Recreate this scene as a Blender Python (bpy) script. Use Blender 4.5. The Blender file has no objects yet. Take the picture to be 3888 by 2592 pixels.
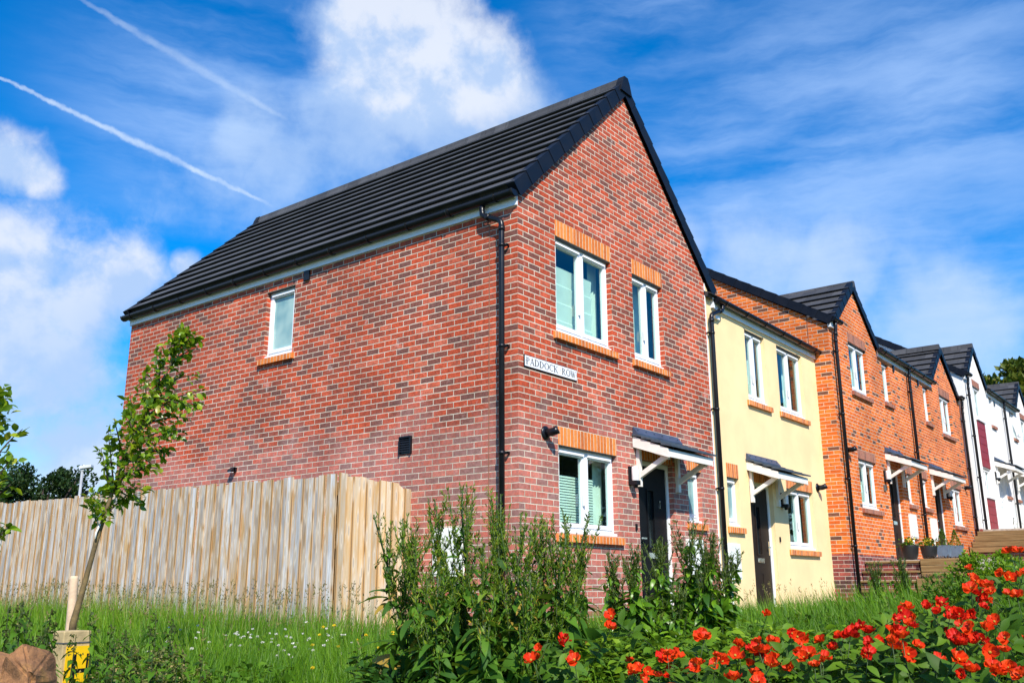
import bpy, bmesh, math, random
import numpy as np
from mathutils import Vector, Matrix
random.seed(7); RNG = np.random.default_rng(7)
SC = bpy.context.scene
COL = SC.collection
# ------------------------------------------------------------------ camera frame (solved from the brick courses)
CAM = np.array([-8.37648, -6.46035, .4329]); YAW, PIT, ROL, FOC = .90696, .25821, -.00347, 3518.8
FW = np.array([math.sin(YAW)*math.cos(PIT), math.cos(YAW)*math.cos(PIT), math.sin(PIT)])
_r = np.array([math.cos(YAW), -math.sin(YAW), 0]); _u = np.cross(_r, FW)
RT = _r*math.cos(ROL)+_u*math.sin(ROL); UP = -_r*math.sin(ROL)+_u*math.cos(ROL)
def ray(u, v):
    d = FW+RT*(u-1944)/FOC-UP*(v-1296)/FOC
    return d/np.linalg.norm(d)
def at(u, v, dist):                       # a point along a sight line at a horizontal distance
    d = ray(u, v); return CAM+d*dist/math.hypot(d[0], d[1])
# ------------------------------------------------------------------ object helpers
BASE = {}
def tag(o, label=None, cat=None, group=None, kind=None):
    if label: o['label'] = label
    if cat: o['category'] = cat
    if group: o['group'] = group
    if kind: o['kind'] = kind
    return o
def thing(name, loc, label, cat, group=None):
    o = bpy.data.objects.new(name, None); COL.objects.link(o)
    o.empty_display_size = .2; o.location = loc; BASE[o.name] = Vector(loc)
    return tag(o, label, cat, group)
class MB:
    """collects polygons given in world coordinates and links them as one mesh"""
    def __init__(s): s.v = []; s.f = []; s.uv = []; s.sm = []; s.mi = []; s.cur = 0
    def poly(s, pts, uv=None, smooth=False):
        i = len(s.v); pts = [Vector(p) for p in pts]; s.v += pts
        s.f.append(tuple(range(i, i+len(pts)))); s.sm.append(smooth); s.mi.append(s.cur)
        if uv is None:
            n = Vector((0, 0, 0))
            for k in range(len(pts)): n += (pts[k]-pts[0]).cross(pts[(k+1) % len(pts)]-pts[0])
            a = [abs(c) for c in n]
            if a[2] > max(a[0], a[1])*1.2: uv = [(p.x, p.y) for p in pts]
            elif a[0] > a[1]: uv = [(p.y+.1175, p.z) for p in pts]
            else: uv = [(p.x+.005, p.z) for p in pts]
        s.uv += uv
    def hexa(s, p):                       # 8 corners: bottom ring 0-3, top ring 4-7
        for q in ((3, 2, 1, 0), (4, 5, 6, 7), (0, 1, 5, 4), (1, 2, 6, 5), (2, 3, 7, 6), (3, 0, 4, 7)):
            s.poly([p[k] for k in q])
    def box(s, x0, x1, y0, y1, z0, z1):
        s.hexa([(x0, y0, z0), (x1, y0, z0), (x1, y1, z0), (x0, y1, z0), (x0, y0, z1), (x1, y0, z1), (x1, y1, z1), (x0, y1, z1)])
    def bar(s, a, b, w, h, up=(0, 0, 1)):  # a rectangular bar from a to b
        a, b = Vector(a), Vector(b); d = (b-a).normalized(); up = Vector(up)
        sd = d.cross(up).normalized()*w/2; u2 = sd.cross(d).normalized()*h/2
        s.hexa([a-sd-u2, a+sd-u2, b+sd-u2, b-sd-u2, a-sd+u2, a+sd+u2, b+sd+u2, b-sd+u2])
    def tube(s, pts, r, n=10, cap=True):
        pts = [Vector(p) for p in pts]; rs = r if isinstance(r, (list, tuple)) else [r]*len(pts)
        rings = []; prev = None
        for i, p in enumerate(pts):
            d = (pts[min(i+1, len(pts)-1)]-pts[max(i-1, 0)]).normalized()
            ref = prev if prev is not None else (Vector((0, 0, 1)) if abs(d.z) < .9 else Vector((1, 0, 0)))
            a = (ref-d*ref.dot(d)).normalized(); b = d.cross(a); prev = a
            rings.append([p+(a*math.cos(t)+b*math.sin(t))*rs[i] for t in [2*math.pi*k/n for k in range(n)]])
        L = 0
        for i in range(len(rings)-1):
            l2 = L+(pts[i+1]-pts[i]).length
            for k in range(n):
                k2 = (k+1) % n
                s.poly([rings[i][k], rings[i][k2], rings[i+1][k2], rings[i+1][k]], [(k/n, L), ((k+1)/n, L), ((k+1)/n, l2), (k/n, l2)], True)
            L = l2
        if cap:
            s.poly(rings[0][::-1]); s.poly(rings[-1])
    def lathe(s, c, prof, n=20):          # prof: (radius, height) pairs
        c = Vector(c)
        for (r0, h0), (r1, h1) in zip(prof, prof[1:]):
            for k in range(n):
                a, b = 2*math.pi*k/n, 2*math.pi*(k+1)/n
                q = [c+Vector((r0*math.cos(a), r0*math.sin(a), h0)), c+Vector((r0*math.cos(b), r0*math.sin(b), h0)), c+Vector((r1*math.cos(b), r1*math.sin(b), h1)), c+Vector((r1*math.cos(a), r1*math.sin(a), h1))]
                if r0 < 1e-5: q = [q[0], q[2], q[3]]
                elif r1 < 1e-5: q = q[:3]
                s.poly(q, None, True)
    def build(s, name, mat, parent=None, loc=None, bevel=0):
        if parent is not None: base = BASE[parent.name]
        elif loc is not None: base = Vector(loc)
        else: base = Vector((0, 0, 0))
        me = bpy.data.meshes.new(name)
        me.from_pydata([p-base for p in s.v], [], s.f)
        uvl = me.uv_layers.new(name='UVMap')
        uvl.data.foreach_set('uv', np.array(s.uv, dtype=np.float32).ravel())
        me.polygons.foreach_set('use_smooth', s.sm)
        for m_ in (mat if isinstance(mat, (list, tuple)) else [mat]): me.materials.append(m_)
        me.polygons.foreach_set('material_index', s.mi)
        bm = bmesh.new(); bm.from_mesh(me)
        bmesh.ops.remove_doubles(bm, verts=bm.verts, dist=1e-5)
        bmesh.ops.recalc_face_normals(bm, faces=bm.faces)
        bm.to_mesh(me); bm.free()
        o = bpy.data.objects.new(name, me); COL.objects.link(o); BASE[o.name] = base
        if parent is not None: o.parent = parent
        else: o.location = base
        if bevel:
            b = o.modifiers.new('Bevel', 'BEVEL'); b.width = bevel; b.segments = 2; b.limit_method = 'ANGLE'
        return o
def npmesh(name, verts, faces_flat, loop_tot, mat, parent=None, rnd=None, smooth=True, loc=(0, 0, 0), uv=None):
    """one mesh from numpy arrays (foliage, grass)"""
    me = bpy.data.meshes.new(name)
    nv = len(verts); me.vertices.add(nv); me.vertices.foreach_set('co', np.asarray(verts, np.float32).ravel())
    me.loops.add(len(faces_flat)); me.loops.foreach_set('vertex_index', np.asarray(faces_flat, np.int32))
    me.polygons.add(len(loop_tot)); st = np.zeros(len(loop_tot), np.int32); st[1:] = np.cumsum(loop_tot)[:-1]
    me.polygons.foreach_set('loop_start', st); me.polygons.foreach_set('loop_total', np.asarray(loop_tot, np.int32))
    if rnd is not None:
        a = me.attributes.new('rnd', 'FLOAT', 'POINT'); a.data.foreach_set('value', np.asarray(rnd, np.float32))
    if uv is not None:
        a = me.attributes.new('lt', 'FLOAT', 'POINT'); a.data.foreach_set('value', np.asarray(uv, np.float32))
    me.update(calc_edges=True); me.polygons.foreach_set('use_smooth', np.full(len(loop_tot), smooth))
    me.materials.append(mat)
    o = bpy.data.objects.new(name, me); COL.objects.link(o); BASE[o.name] = Vector((0, 0, 0))
    if parent is not None: o.parent = parent; BASE[o.name] = BASE[parent.name]
    else: o.location = loc
    return o
def frames(axis, hint):                   # rotation matrices with y along axis and z near hint
    y = axis/np.linalg.norm(axis, axis=1, keepdims=True)
    x = np.cross(y, hint); x /= np.maximum(np.linalg.norm(x, axis=1, keepdims=True), 1e-6)
    z = np.cross(x, y)
    return np.stack([x, y, z], axis=2)
def scatter(tv, tf, pos, rot, scl):
    """instances of a template as arrays: verts, flat faces, loop totals, per-vertex instance index"""
    tv = np.asarray(tv, float); n, k = len(pos), len(tv)
    scl = np.asarray(scl, float)
    if scl.ndim == 1: scl = np.repeat(scl[:, None], 3, 1)
    v = np.einsum('nij,nkj->nki', rot, tv[None]*scl[:, None, :])+pos[:, None, :]
    ff = np.concatenate([np.asarray(f) for f in tf]); tot = np.array([len(f) for f in tf])
    flat = (ff[None]+(np.arange(n)*k)[:, None]).ravel()
    return v.reshape(-1, 3), flat, np.tile(tot, n), np.repeat(np.arange(n), k)
def join(parts):
    V, F, T, I = [], [], [], []; o = 0; io = 0
    for v, f, t, i in parts:
        V.append(v); F.append(f+o); T.append(t); I.append(i+io); o += len(v); io += (i.max()+1 if len(i) else 0)
    return np.concatenate(V), np.concatenate(F), np.concatenate(T), np.concatenate(I)
def leaf_template(w=.5, fold=.25, droop=.25, rows=((0, .06), (.25, .8), (.55, 1.0), (.8, .6), (1, 0.02)), wave=0, seed=0):
    v, f = [], []; rr = random.Random(seed)
    for t, ww in rows:
        h = -droop*t*t; hw = w*ww/2; wv = wave*rr.uniform(-1, 1)
        v += [(-hw, t, h+fold*hw+wv), (0, t, h), (hw, t, h+fold*hw-wv)]
    for i in range(len(rows)-1):
        a = i*3; f += [(a, a+1, a+4, a+3), (a+1, a+2, a+5, a+4)]
    return v, f
LEAF = leaf_template()
LEAF2 = ([(0, 0, 0), (-.5, .45, .12), (0, .5, -.03), (.5, .45, .12), (0, 1, -.15)], [(0, 2, 1), (0, 3, 2), (1, 2, 4), (2, 3, 4)])
BLADE = ([(-.5, 0, 0), (.5, 0, 0), (-.38, .5, .04), (.38, .5, .04), (0, 1, .16)], [(0, 1, 3, 2), (2, 3, 4)])
# ------------------------------------------------------------------ materials
class NT:
    def __init__(s, tree): s.t = tree; s.n = tree.nodes; s.l = tree.links
    def node(s, typ, **kw):
        nd = s.n.new(typ)
        for k, v in kw.items():
            if k.startswith('i_'):
                key = k[2:]; key = int(key) if key.isdigit() else key.replace('_', ' ')
                s.put(nd.inputs[key], v)
            else: setattr(nd, k, v)
        return nd
    def put(s, sock, v):
        if isinstance(v, bpy.types.NodeSocket): s.l.new(v, sock)
        elif v is not None:
            if sock.type == 'RGBA' and len(v) == 3: v = (*v, 1)
            sock.default_value = v
    def m(s, op, a, b=None, c=None, clamp=False):
        nd = s.n.new('ShaderNodeMath'); nd.operation = op; nd.use_clamp = clamp
        s.put(nd.inputs[0], a)
        if b is not None: s.put(nd.inputs[1], b)
        if c is not None: s.put(nd.inputs[2], c)
        return nd.outputs[0]
    def vm(s, op, a, b=None, out=0):
        nd = s.n.new('ShaderNodeVectorMath'); nd.operation = op; s.put(nd.inputs[0], a)
        if b is not None:
            if op == 'SCALE': s.put(nd.inputs['Scale'], b)
            else: s.put(nd.inputs[1], b)
        return nd.outputs[out]
    def mix(s, f, a, b, mode='MIX'):
        nd = s.n.new('ShaderNodeMix'); nd.data_type = 'RGBA'; nd.blend_type = mode
        s.put(nd.inputs[0], f); s.put(nd.inputs[6], a); s.put(nd.inputs[7], b); return nd.outputs[2]
    def ramp(s, f, stops, interp='LINEAR'):
        nd = s.n.new('ShaderNodeValToRGB'); cr = nd.color_ramp; cr.interpolation = interp
        while len(cr.elements) < len(stops): cr.elements.new(.5)
        for e, (p, c) in zip(cr.elements, stops): e.position = p; e.color = (*c, 1) if len(c) == 3 else c
        s.put(nd.inputs[0], f); return nd.outputs[0]
    def noise(s, vec, scale, detail=3, rough=.5, dim='3D', out=0):
        nd = s.n.new('ShaderNodeTexNoise'); nd.noise_dimensions = dim
        if vec is not None: s.put(nd.inputs['Vector'], vec)
        s.put(nd.inputs['Scale'], scale); s.put(nd.inputs['Detail'], detail); s.put(nd.inputs['Roughness'], rough)
        return nd.outputs[out]
    def smooth(s, v, a, b, lo=0., hi=1.):
        nd = s.n.new('ShaderNodeMapRange'); nd.interpolation_type = 'SMOOTHSTEP'
        for k, x in zip(range(5), (v, a, b, lo, hi)): s.put(nd.inputs[k], x)
        return nd.outputs[0]
    def comb(s, x, y, z=0.):
        nd = s.n.new('ShaderNodeCombineXYZ')
        for k, q in enumerate((x, y, z)): s.put(nd.inputs[k], q)
        return nd.outputs[0]
    def sep(s, v):
        nd = s.n.new('ShaderNodeSeparateXYZ'); s.put(nd.inputs[0], v); return nd.outputs
def newmat(name):
    m = bpy.data.materials.new(name); m.use_nodes = True; t = NT(m.node_tree)
    return m, t, t.n['Principled BSDF']
def bump(t, b, h, strength=.5, dist=.01):
    nd = t.node('ShaderNodeBump', i_Strength=strength, i_Distance=dist); t.put(nd.inputs['Height'], h); t.l.new(nd.outputs[0], b.inputs['Normal'])
def simple(name, col, rough=.5, var=.12, scale=6., metallic=0., spec=.5, bmp=0., bscale=60.):
    m, t, b = newmat(name); tc = t.node('ShaderNodeTexCoord').outputs['Object']
    n = t.noise(tc, scale, 4, .6)
    f = t.smooth(n, .3, .7, 1-var, 1+var)
    t.put(b.inputs['Base Color'], t.mix(1., (*col, 1), t.comb(f, f, f), 'MULTIPLY'))
    t.put(b.inputs['Roughness'], t.smooth(n, .2, .8, max(.02, rough-.08), min(1, rough+.08)))
    b.inputs['Metallic'].default_value = metallic; b.inputs['Specular IOR Level'].default_value = spec
    if bmp: bump(t, b, t.noise(tc, bscale, 3, .6), .6, bmp)
    return m
def brick(name, pal, mortar, bw=.225, bh=.075, mj=.0105, half=.5, stain=.0, pale=None, specks=.5, var=.35):
    m, t, b = newmat(name)
    uv = t.node('ShaderNodeTexCoord').outputs['UV']
    wob = t.noise(uv, 22., 2, .5, out=1)
    uv2 = t.vm('ADD', uv, t.vm('SCALE', t.vm('SUBTRACT', wob, (.5, .5, .5)), .006))
    u, v, _ = t.sep(uv2)
    r = t.m('DIVIDE', v, bh); row = t.m('FLOOR', r); fv = t.m('FRACT', r)
    par = t.m('FLOORED_MODULO', row, 2.)
    uu = t.m('ADD', t.m('DIVIDE', u, bw), t.m('MULTIPLY', par, half)); col = t.m('FLOOR', uu); fu = t.m('FRACT', uu)
    eu = mj/bw; ev = mj/bh
    du = t.m('MINIMUM', fu, t.m('SUBTRACT', 1., fu)); dv = t.m('MINIMUM', fv, t.m('SUBTRACT', 1., fv))
    mu = t.smooth(du, eu*.38, eu*.62, 1., 0.); mv = t.smooth(dv, ev*.38, ev*.62, 1., 0.)
    mask = t.m('MAXIMUM', mu, mv)
    wn = t.node('ShaderNodeTexWhiteNoise', noise_dimensions='2D'); t.put(wn.inputs['Vector'], t.comb(col, row))
    wn2 = t.node('ShaderNodeTexWhiteNoise', noise_dimensions='2D'); t.put(wn2.inputs['Vector'], t.comb(t.m('ADD', col, 31.7), row))
    bc = t.ramp(wn.outputs[0], pal)
    inn = t.noise(t.comb(t.m('MULTIPLY', u, 1.), v, t.m('MULTIPLY', wn2.outputs[0], 40.)), 26., 5, .68)
    f = t.smooth(inn, .25, .75, 1-var, 1+var)
    bc = t.mix(1., bc, t.comb(f, f, f), 'MULTIPLY')
    # burnt smudges inside some bricks, pale scratches
    sm = t.m('MULTIPLY', t.smooth(t.noise(t.comb(u, v, t.m('MULTIPLY', wn2.outputs[0], 9.)), 9., 4, .6), .52, .72), .55)
    bc = t.mix(sm, bc, pal[0][1]+(1,))
    vo = t.noise(uv, 95., 2, .5); bc = t.mix(t.m('MULTIPLY', t.smooth(vo, .66, .76), specks), bc, (.62, .5, .44, 1))
    if pale is not None:                  # salt bloom on the lower courses, with a broken edge
        edge = t.m('ADD', v, t.m('MULTIPLY', t.m('SUBTRACT', t.noise(uv, 1.3, 3, .6), .5), 1.6))
        pf = t.smooth(edge, pale-.25, pale+.35, .42, .0)
        pn = t.smooth(t.noise(uv, 14., 4, .7), .3, .7, .45, 1.)
        bc = t.mix(t.m('MULTIPLY', pf, pn), bc, (.56, .33, .30, 1))
    mc = t.mix(t.smooth(t.noise(uv, 8., 3, .6), .3, .7), (*mortar, 1), (mortar[0]*.72, mortar[1]*.7, mortar[2]*.66, 1))
    c = t.mix(mask, bc, mc)
    if stain:
        s1 = t.smooth(t.noise(t.comb(t.m('MULTIPLY', u, 1.), t.m('MULTIPLY', v, .55)), 3.4, 5, .72), .60, .78)
        s2 = t.smooth(t.noise(uv, 30., 3, .6), .35, .65)
        c = t.mix(t.m('MULTIPLY', t.m('MULTIPLY', s1, s2), stain), c, (.74, .66, .62, 1))
        gr = t.smooth(t.noise(uv, .8, 4, .6), .32, .7, .80, 1.12)
        c = t.mix(1., c, t.comb(gr, gr, gr), 'MULTIPLY')
    t.put(b.inputs['Base Color'], c); b.inputs['Roughness'].default_value = .85; b.inputs['Specular IOR Level'].default_value = .25
    h = t.m('ADD', t.m('SUBTRACT', 1., mask), t.m('MULTIPLY', inn, .5)); bump(t, b, h, .8, .006)
    return m
M = {}
M['red'] = brick('red_brick', [(0, (.17, .070, .056)), (.13, (.21, .072, .052)), (.28, (.33, .068, .038)), (.55, (.45, .070, .028)), (.8, (.52, .078, .030)), (1, (.56, .135, .075))], (.74, .64, .51), mj=.0118, stain=.75, pale=2.35)
M['orange'] = brick('orange_brick', [(0, (.12, .06, .045)), (.07, (.20, .075, .04)), (.10, (.60, .115, .016)), (.5, (.70, .135, .014)), (1, (.80, .20, .03))], (.80, .64, .48), stain=.15, var=.22)
M['plinth'] = brick('plinth_brick', [(0, (.08, .04, .04)), (.4, (.22, .05, .045)), (1, (.36, .09, .07))], (.62, .52, .46), stain=.5)
M['soldier'] = brick('soldier_orange', [(0, (.50, .13, .035)), (.5, (.72, .20, .035)), (1, (.80, .26, .06))], (.80, .64, .46), bw=.075, bh=40., mj=.0115, half=0., specks=.2, var=.18)
M['soldier_b'] = brick('soldier_brown', [(0, (.20, .07, .05)), (.5, (.34, .11, .065)), (1, (.42, .15, .09))], (.62, .48, .38), bw=.075, bh=40., mj=.0115, half=0., specks=.2, var=.2)
M['cream'] = simple('cream_render', (.89, .66, .36), .9, .07, 1.1, spec=.2, bmp=.004, bscale=140.)
M['white_r'] = simple('white_render', (.82, .80, .77), .9, .05, 1.2, spec=.2, bmp=.004, bscale=140.)
M['upvc'] = simple('white_upvc', (.83, .84, .85), .3, .03, 3.)
M['paint'] = simple('white_painted_wood', (.80, .76, .70), .45, .06, 8.)
M['black'] = simple('black_plastic', (.007, .008, .012), .34, .2, 4., spec=.35)
M['steel'] = simple('galvanised_lintel', (.16, .16, .15), .5, .2, 8., metallic=.4)
M['dark'] = simple('dark_slot', (.02, .02, .02), .8)
M['door'] = simple('black_door', (.006, .0065, .008), .5, .2, 5., spec=.2)
M['door_b'] = simple('brown_grained_door', (.020, .013, .010), .55, .35, 14., spec=.25)
M['doorglass'] = simple('dark_door_glass', (.010, .014, .016), .12, .1, 5., spec=.5)
M['chrome'] = simple('chrome', (.75, .75, .75), .18, .05, 5., metallic=1.)
M['verge'] = simple('black_verge', (.006, .008, .014), .5, .15, 5., spec=.25)
M['meter'] = simple('meter_box_white', (.78, .80, .76), .4, .05, 3.)
M['redpanel'] = simple('red_cladding', (.27, .016, .02), .5, .1, 5.)
M['lens'] = simple('lamp_lens', (.72, .74, .74), .25, .08, 12.)
M['slate'] = simple('canopy_slate', (.055, .07, .09), .55, .25, 9., bmp=.004)
M['flash'] = simple('lead_flashing', (.045, .065, .11), .5, .2, 5.)
M['gravel'] = simple('paving', (.42, .37, .30), .9, .25, 9., bmp=.006, bscale=30.)
M['blind'] = simple('cream_blind', (.72, .76, .68), .8, .05, 3.)
M['curtain'] = simple('pale_curtain', (.62, .68, .64), .9, .12, 4.)
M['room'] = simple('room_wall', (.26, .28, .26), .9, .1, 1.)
def tile_mat():
    m, t, b = newmat('roof_tile'); uv = t.node('ShaderNodeTexCoord').outputs['UV']
    u, v, _ = t.sep(uv)
    row = t.m('FLOOR', v); cu = t.m('ADD', t.m('DIVIDE', u, .30), t.m('MULTIPLY', t.m('FLOORED_MODULO', row, 2.), .5))
    wn = t.node('ShaderNodeTexWhiteNoise', noise_dimensions='2D'); t.put(wn.inputs['Vector'], t.comb(t.m('FLOOR', cu), row))
    j = t.smooth(t.m('FRACT', cu), .0, .03, .35, 1.)
    n = t.noise(uv, 3., 5, .65); f = t.m('MULTIPLY', t.m('MULTIPLY', t.smooth(n, .3, .7, .82, 1.18), j), t.smooth(wn.outputs[0], 0., 1., .74, 1.2))
    c = t.mix(1., (.056, .056, .060, 1), t.comb(f, f, f), 'MULTIPLY')
    c = t.mix(t.m('MULTIPLY', t.smooth(t.noise(uv, 24., 3, .7), .64, .78), .35), c, (.17, .17, .15, 1))
    t.put(b.inputs['Base Color'], c); b.inputs['Roughness'].default_value = .62; b.inputs['Specular IOR Level'].default_value = .4
    bump(t, b, t.noise(uv, 60., 3, .6), .4, .004); return m
M['tile'] = tile_mat()
def glass_mat(name, tint, refl=.10):
    m, t, b = newmat(name); t.n.remove(b); out = t.n['Material Output']
    tr = t.node('ShaderNodeBsdfTransparent', i_Color=(*tint, 1)); gl = t.node('ShaderNodeBsdfGlossy', i_Roughness=.015, i_Color=(.92, 1., 1., 1))
    lw = t.node('ShaderNodeLayerWeight', i_Blend=.5); fz = t.m('MULTIPLY', t.m('POWER', lw.outputs['Facing'], 4.), .7)
    mx = t.node('ShaderNodeMixShader'); t.put(mx.inputs[0], t.m('ADD', fz, refl, clamp=True)); t.l.new(tr.outputs[0], mx.inputs[1]); t.l.new(gl.outputs[0], mx.inputs[2])
    t.l.new(mx.outputs[0], out.inputs[0]); return m
M['glass'] = glass_mat('window_glass', (.74, .92, .88))
def frost():
    m, t, b = newmat('obscured_glass'); tc = t.node('ShaderNodeTexCoord').outputs['Object']
    n = t.noise(tc, 2.2, 2, .5)
    t.put(b.inputs['Base Color'], t.mix(t.smooth(n, .35, .65), (.14, .30, .32, 1), (.36, .52, .48, 1)))
    b.inputs['Roughness'].default_value = .12; b.inputs['Specular IOR Level'].default_value = .8; bump(t, b, t.noise(tc, 160., 2), .15, .002); return m
M['frost'] = frost()
# ------------------------------------------------------------------ house parts
RD = .075                                  # depth of the window reveals
def panel_wall(b, y, xs0, xs1, z0, z1, holes, reveal=.16, split=None):
    """a wall facing -Y with rectangular openings and their reveals"""
    xs = sorted({xs0, xs1, *[h[0] for h in holes], *[h[1] for h in holes]}); zs = sorted({z0, z1, *[h[2] for h in holes], *[h[3] for h in holes], *([split] if split else [])})
    for xa, xb in zip(xs, xs[1:]):
        for za, zb in zip(zs, zs[1:]):
            cx, cz = (xa+xb)/2, (za+zb)/2
            if any(h[0] < cx < h[1] and h[2] < cz < h[3] for h in holes): continue
            b.cur = 1 if split and cz < split else 0
            b.poly([(xa, y, za), (xb, y, za), (xb, y, zb), (xa, y, zb)])
    b.cur = 0
    for h in holes:
        xa, xb, za, zb = h[:4]; y2 = y+reveal
        b.poly([(xa, y, za), (xa, y2, za), (xa, y2, zb), (xa, y, zb)]); b.poly([(xb, y, za), (xb, y2, za), (xb, y2, zb), (xb, y, zb)])
        b.poly([(xa, y, zb), (xb, y, zb), (xb, y2, zb), (xa, y2, zb)]); b.poly([(xa, y, za), (xb, y, za), (xb, y2, za), (xa, y2, za)])
class Swap:                                # lets front-wall helpers build on the -X side wall: (u, w, z) -> (w, u, z)
    def __init__(s, b): s.b = b
    def box(s, x0, x1, y0, y1, z0, z1): s.b.box(y0, y1, x0, x1, z0, z1)
    def poly(s, pts, *a): s.b.poly([(p[1], p[0], p[2]) for p in pts], *a)
def window(house, y, xa, xb, za, zb, n=2, lintel=None, sill=True, inside='dark', side=False, smat='soldier', split=None, lab=None, tilt=False, lz=.225, steel=True):
    """frame with casements; sub-parts pane, lintel, sill, blind or curtain"""
    S = Swap if side else (lambda b: b)
    fb = MB(); b = S(fb); yf = y+RD; fw = .045; z0 = za+.035
    b.box(xa, xb, yf, yf+.07, z0, z0+fw); b.box(xa, xb, yf, yf+.07, zb-fw, zb)
    b.box(xa, xa+fw, yf, yf+.07, z0+fw, zb-fw); b.box(xb-fw, xb, yf, yf+.07, z0+fw, zb-fw)
    b.box(xa, xb, yf-.05, yf+.05, za+.004, z0-.001)              # cill nosing
    cuts = [xa+fw]+([xa+(xb-xa)*(split or .5)] if n == 2 else [])+[xb-fw]
    panes = []
    for k in range(len(cuts)-1):
        a, c = cuts[k]+(.014 if k else 0), cuts[k+1]-(.014 if k < len(cuts)-2 else 0); zz0, zz1 = z0+fw, zb-fw
        if n == 2 and k: b.box(cuts[k]-.014, cuts[k]+.014, yf-.004, yf+.07, zz0, zz1)
        sw = .05; ys = yf-.014
        b.box(a, c, ys, ys+.06, zz0, zz0+sw); b.box(a, c, ys, ys+.06, zz1-sw, zz1); b.box(a, a+sw, ys, ys+.06, zz0+sw, zz1-sw); b.box(c-sw, c, ys, ys+.06, zz0+sw, zz1-sw)
        b.box(a+.03, c-.03, ys-.022, ys-.001, zz1-.034, zz1-.006) # trickle vent
        panes.append((a+sw, c-sw, zz0+sw, zz1-sw))
    w = fb.build('window', M['upvc'], house)
    if lab: w['label'] = lab
    if n == 2 and not side:
        hb = MB(); c = cuts[1]; hb.box(c-.075, c-.055, yf-.05, yf-.015, za+.35, za+.50); hb.build('handle', M['upvc'], w)
    gb = MB(); b = S(gb)
    for a, c, p, q in panes:
        if tilt: b.poly([(a-.02, yf-.20, p-.05), (c+.02, yf-.20, p-.05), (c+.02, yf+.02, q), (a-.02, yf+.02, q)])
        else: b.poly([(a, yf+.02, p), (c, yf+.02, p), (c, yf+.02, q), (a, yf+.02, q)])
    gb.build('pane', M['frost' if inside == 'frost' else 'glass'], w)
    if tilt:
        tb = MB(); a, c, p, q = panes[0]
        for xx in (a-.04, c+.02): tb.hexa([(xx, yf-.22, p-.08), (xx+.03, yf-.22, p-.08), (xx+.03, yf-.18, p-.08), (xx, yf-.18, p-.08), (xx, yf-.03, q+.03), (xx+.03, yf-.03, q+.03), (xx+.03, yf+.01, q+.03), (xx, yf+.01, q+.03)])
        tb.box(a-.04, c+.05, yf-.22, yf-.18, p-.09, p-.05); tb.build('open_sash', M['upvc'], w)
    if lintel:
        lb = MB(); b = S(lb); b.box(xa-.0, xb+.0, y-.004, y+.10, zb+.002, zb+lz); lb.build('lintel', M[lintel], w)
    if steel:
        lb = MB(); b = S(lb); b.box(xa+.002, xb-.002, y+.012, yf+.03, zb-.006, zb+.001); lb.build('lintel_tray', M['steel'], w)
    if sill:
        sb = MB(); b = S(sb); zt = za-.001
        p = [(xa-.07, y-.055, zt-.105), (xb+.07, y-.055, zt-.105), (xb+.07, y+.06, zt-.105), (xa-.07, y+.06, zt-.105), (xa-.07, y-.055, zt-.02), (xb+.07, y-.055, zt-.02), (xb+.07, y+.06, zt), (xa-.07, y+.06, zt)]
        (fb2 := b)
        if side: p = [(q[1], q[0], q[2]) for q in p]
        sb.hexa(p); sb.build('sill', M[smat], w)
    hw, hh = xb-xa, zb-za
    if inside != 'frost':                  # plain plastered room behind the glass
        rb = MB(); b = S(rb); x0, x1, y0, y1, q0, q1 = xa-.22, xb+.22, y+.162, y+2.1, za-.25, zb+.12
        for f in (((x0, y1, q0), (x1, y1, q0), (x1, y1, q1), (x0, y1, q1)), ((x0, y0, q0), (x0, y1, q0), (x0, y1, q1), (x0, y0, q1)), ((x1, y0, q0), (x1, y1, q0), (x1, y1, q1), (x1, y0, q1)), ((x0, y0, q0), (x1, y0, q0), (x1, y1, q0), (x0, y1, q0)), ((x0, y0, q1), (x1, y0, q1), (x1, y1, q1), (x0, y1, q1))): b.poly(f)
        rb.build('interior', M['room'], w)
    if inside in ('blind', 'venetian', 'curtains', 'net'):
        cb = MB(); b = S(cb); yb = yf+.16
        if inside == 'blind':              # roman blind with folds
            top = zb-.30
            for i in range(4):
                q0 = za+.03+(top-za)*i/4; q1 = za+.03+(top-za)*(i+1)/4
                b.poly([(xa-.05, yb, q0), (xb-.17, yb, q0), (xb-.17, yb-.02, q1-.02), (xa-.05, yb-.02, q1-.02)]); b.poly([(xa-.05, yb-.02, q1-.02), (xb-.17, yb-.02, q1-.02), (xb-.17, yb, q1), (xa-.05, yb, q1)])
        elif inside == 'venetian':
            top = za+hh*.70; k = int((top-za)/.034)
            for i in range(k):
                q0 = za+.02+i*.034; b.poly([(xa, yb, q0), (xb-.22, yb, q0), (xb-.22, yb+.012, q0+.030), (xa, yb+.012, q0+.030)])
        if inside in ('curtains', 'net', 'blind', 'venetian'):
            spans = [(xb-.16, xb+.1)] if inside in ('blind', 'venetian') else ([(xa-.05, xa+.22*hw), (xb-.3*hw, xb+.08)] if inside == 'curtains' else [(xa, xb)])
            for s0, s1 in spans:
                kk = max(4, int((s1-s0)/.035))
                for i in range(kk):
                    x0, x1 = s0+(s1-s0)*i/kk, s0+(s1-s0)*(i+1)/kk; o0, o1 = (.03 if i % 2 else 0), (0 if i % 2 else .03)
                    b.poly([(x0, yb+.05+o0, za-.05), (x1, yb+.05+o1, za-.05), (x1, yb+.05+o1, zb+.02), (x0, yb+.05+o0, zb+.02)])
        cb.build('curtain' if inside in ('curtains', 'net') else 'blind', M['curtain' if inside in ('curtains', 'net') else 'blind'], w)
    return w
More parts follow.
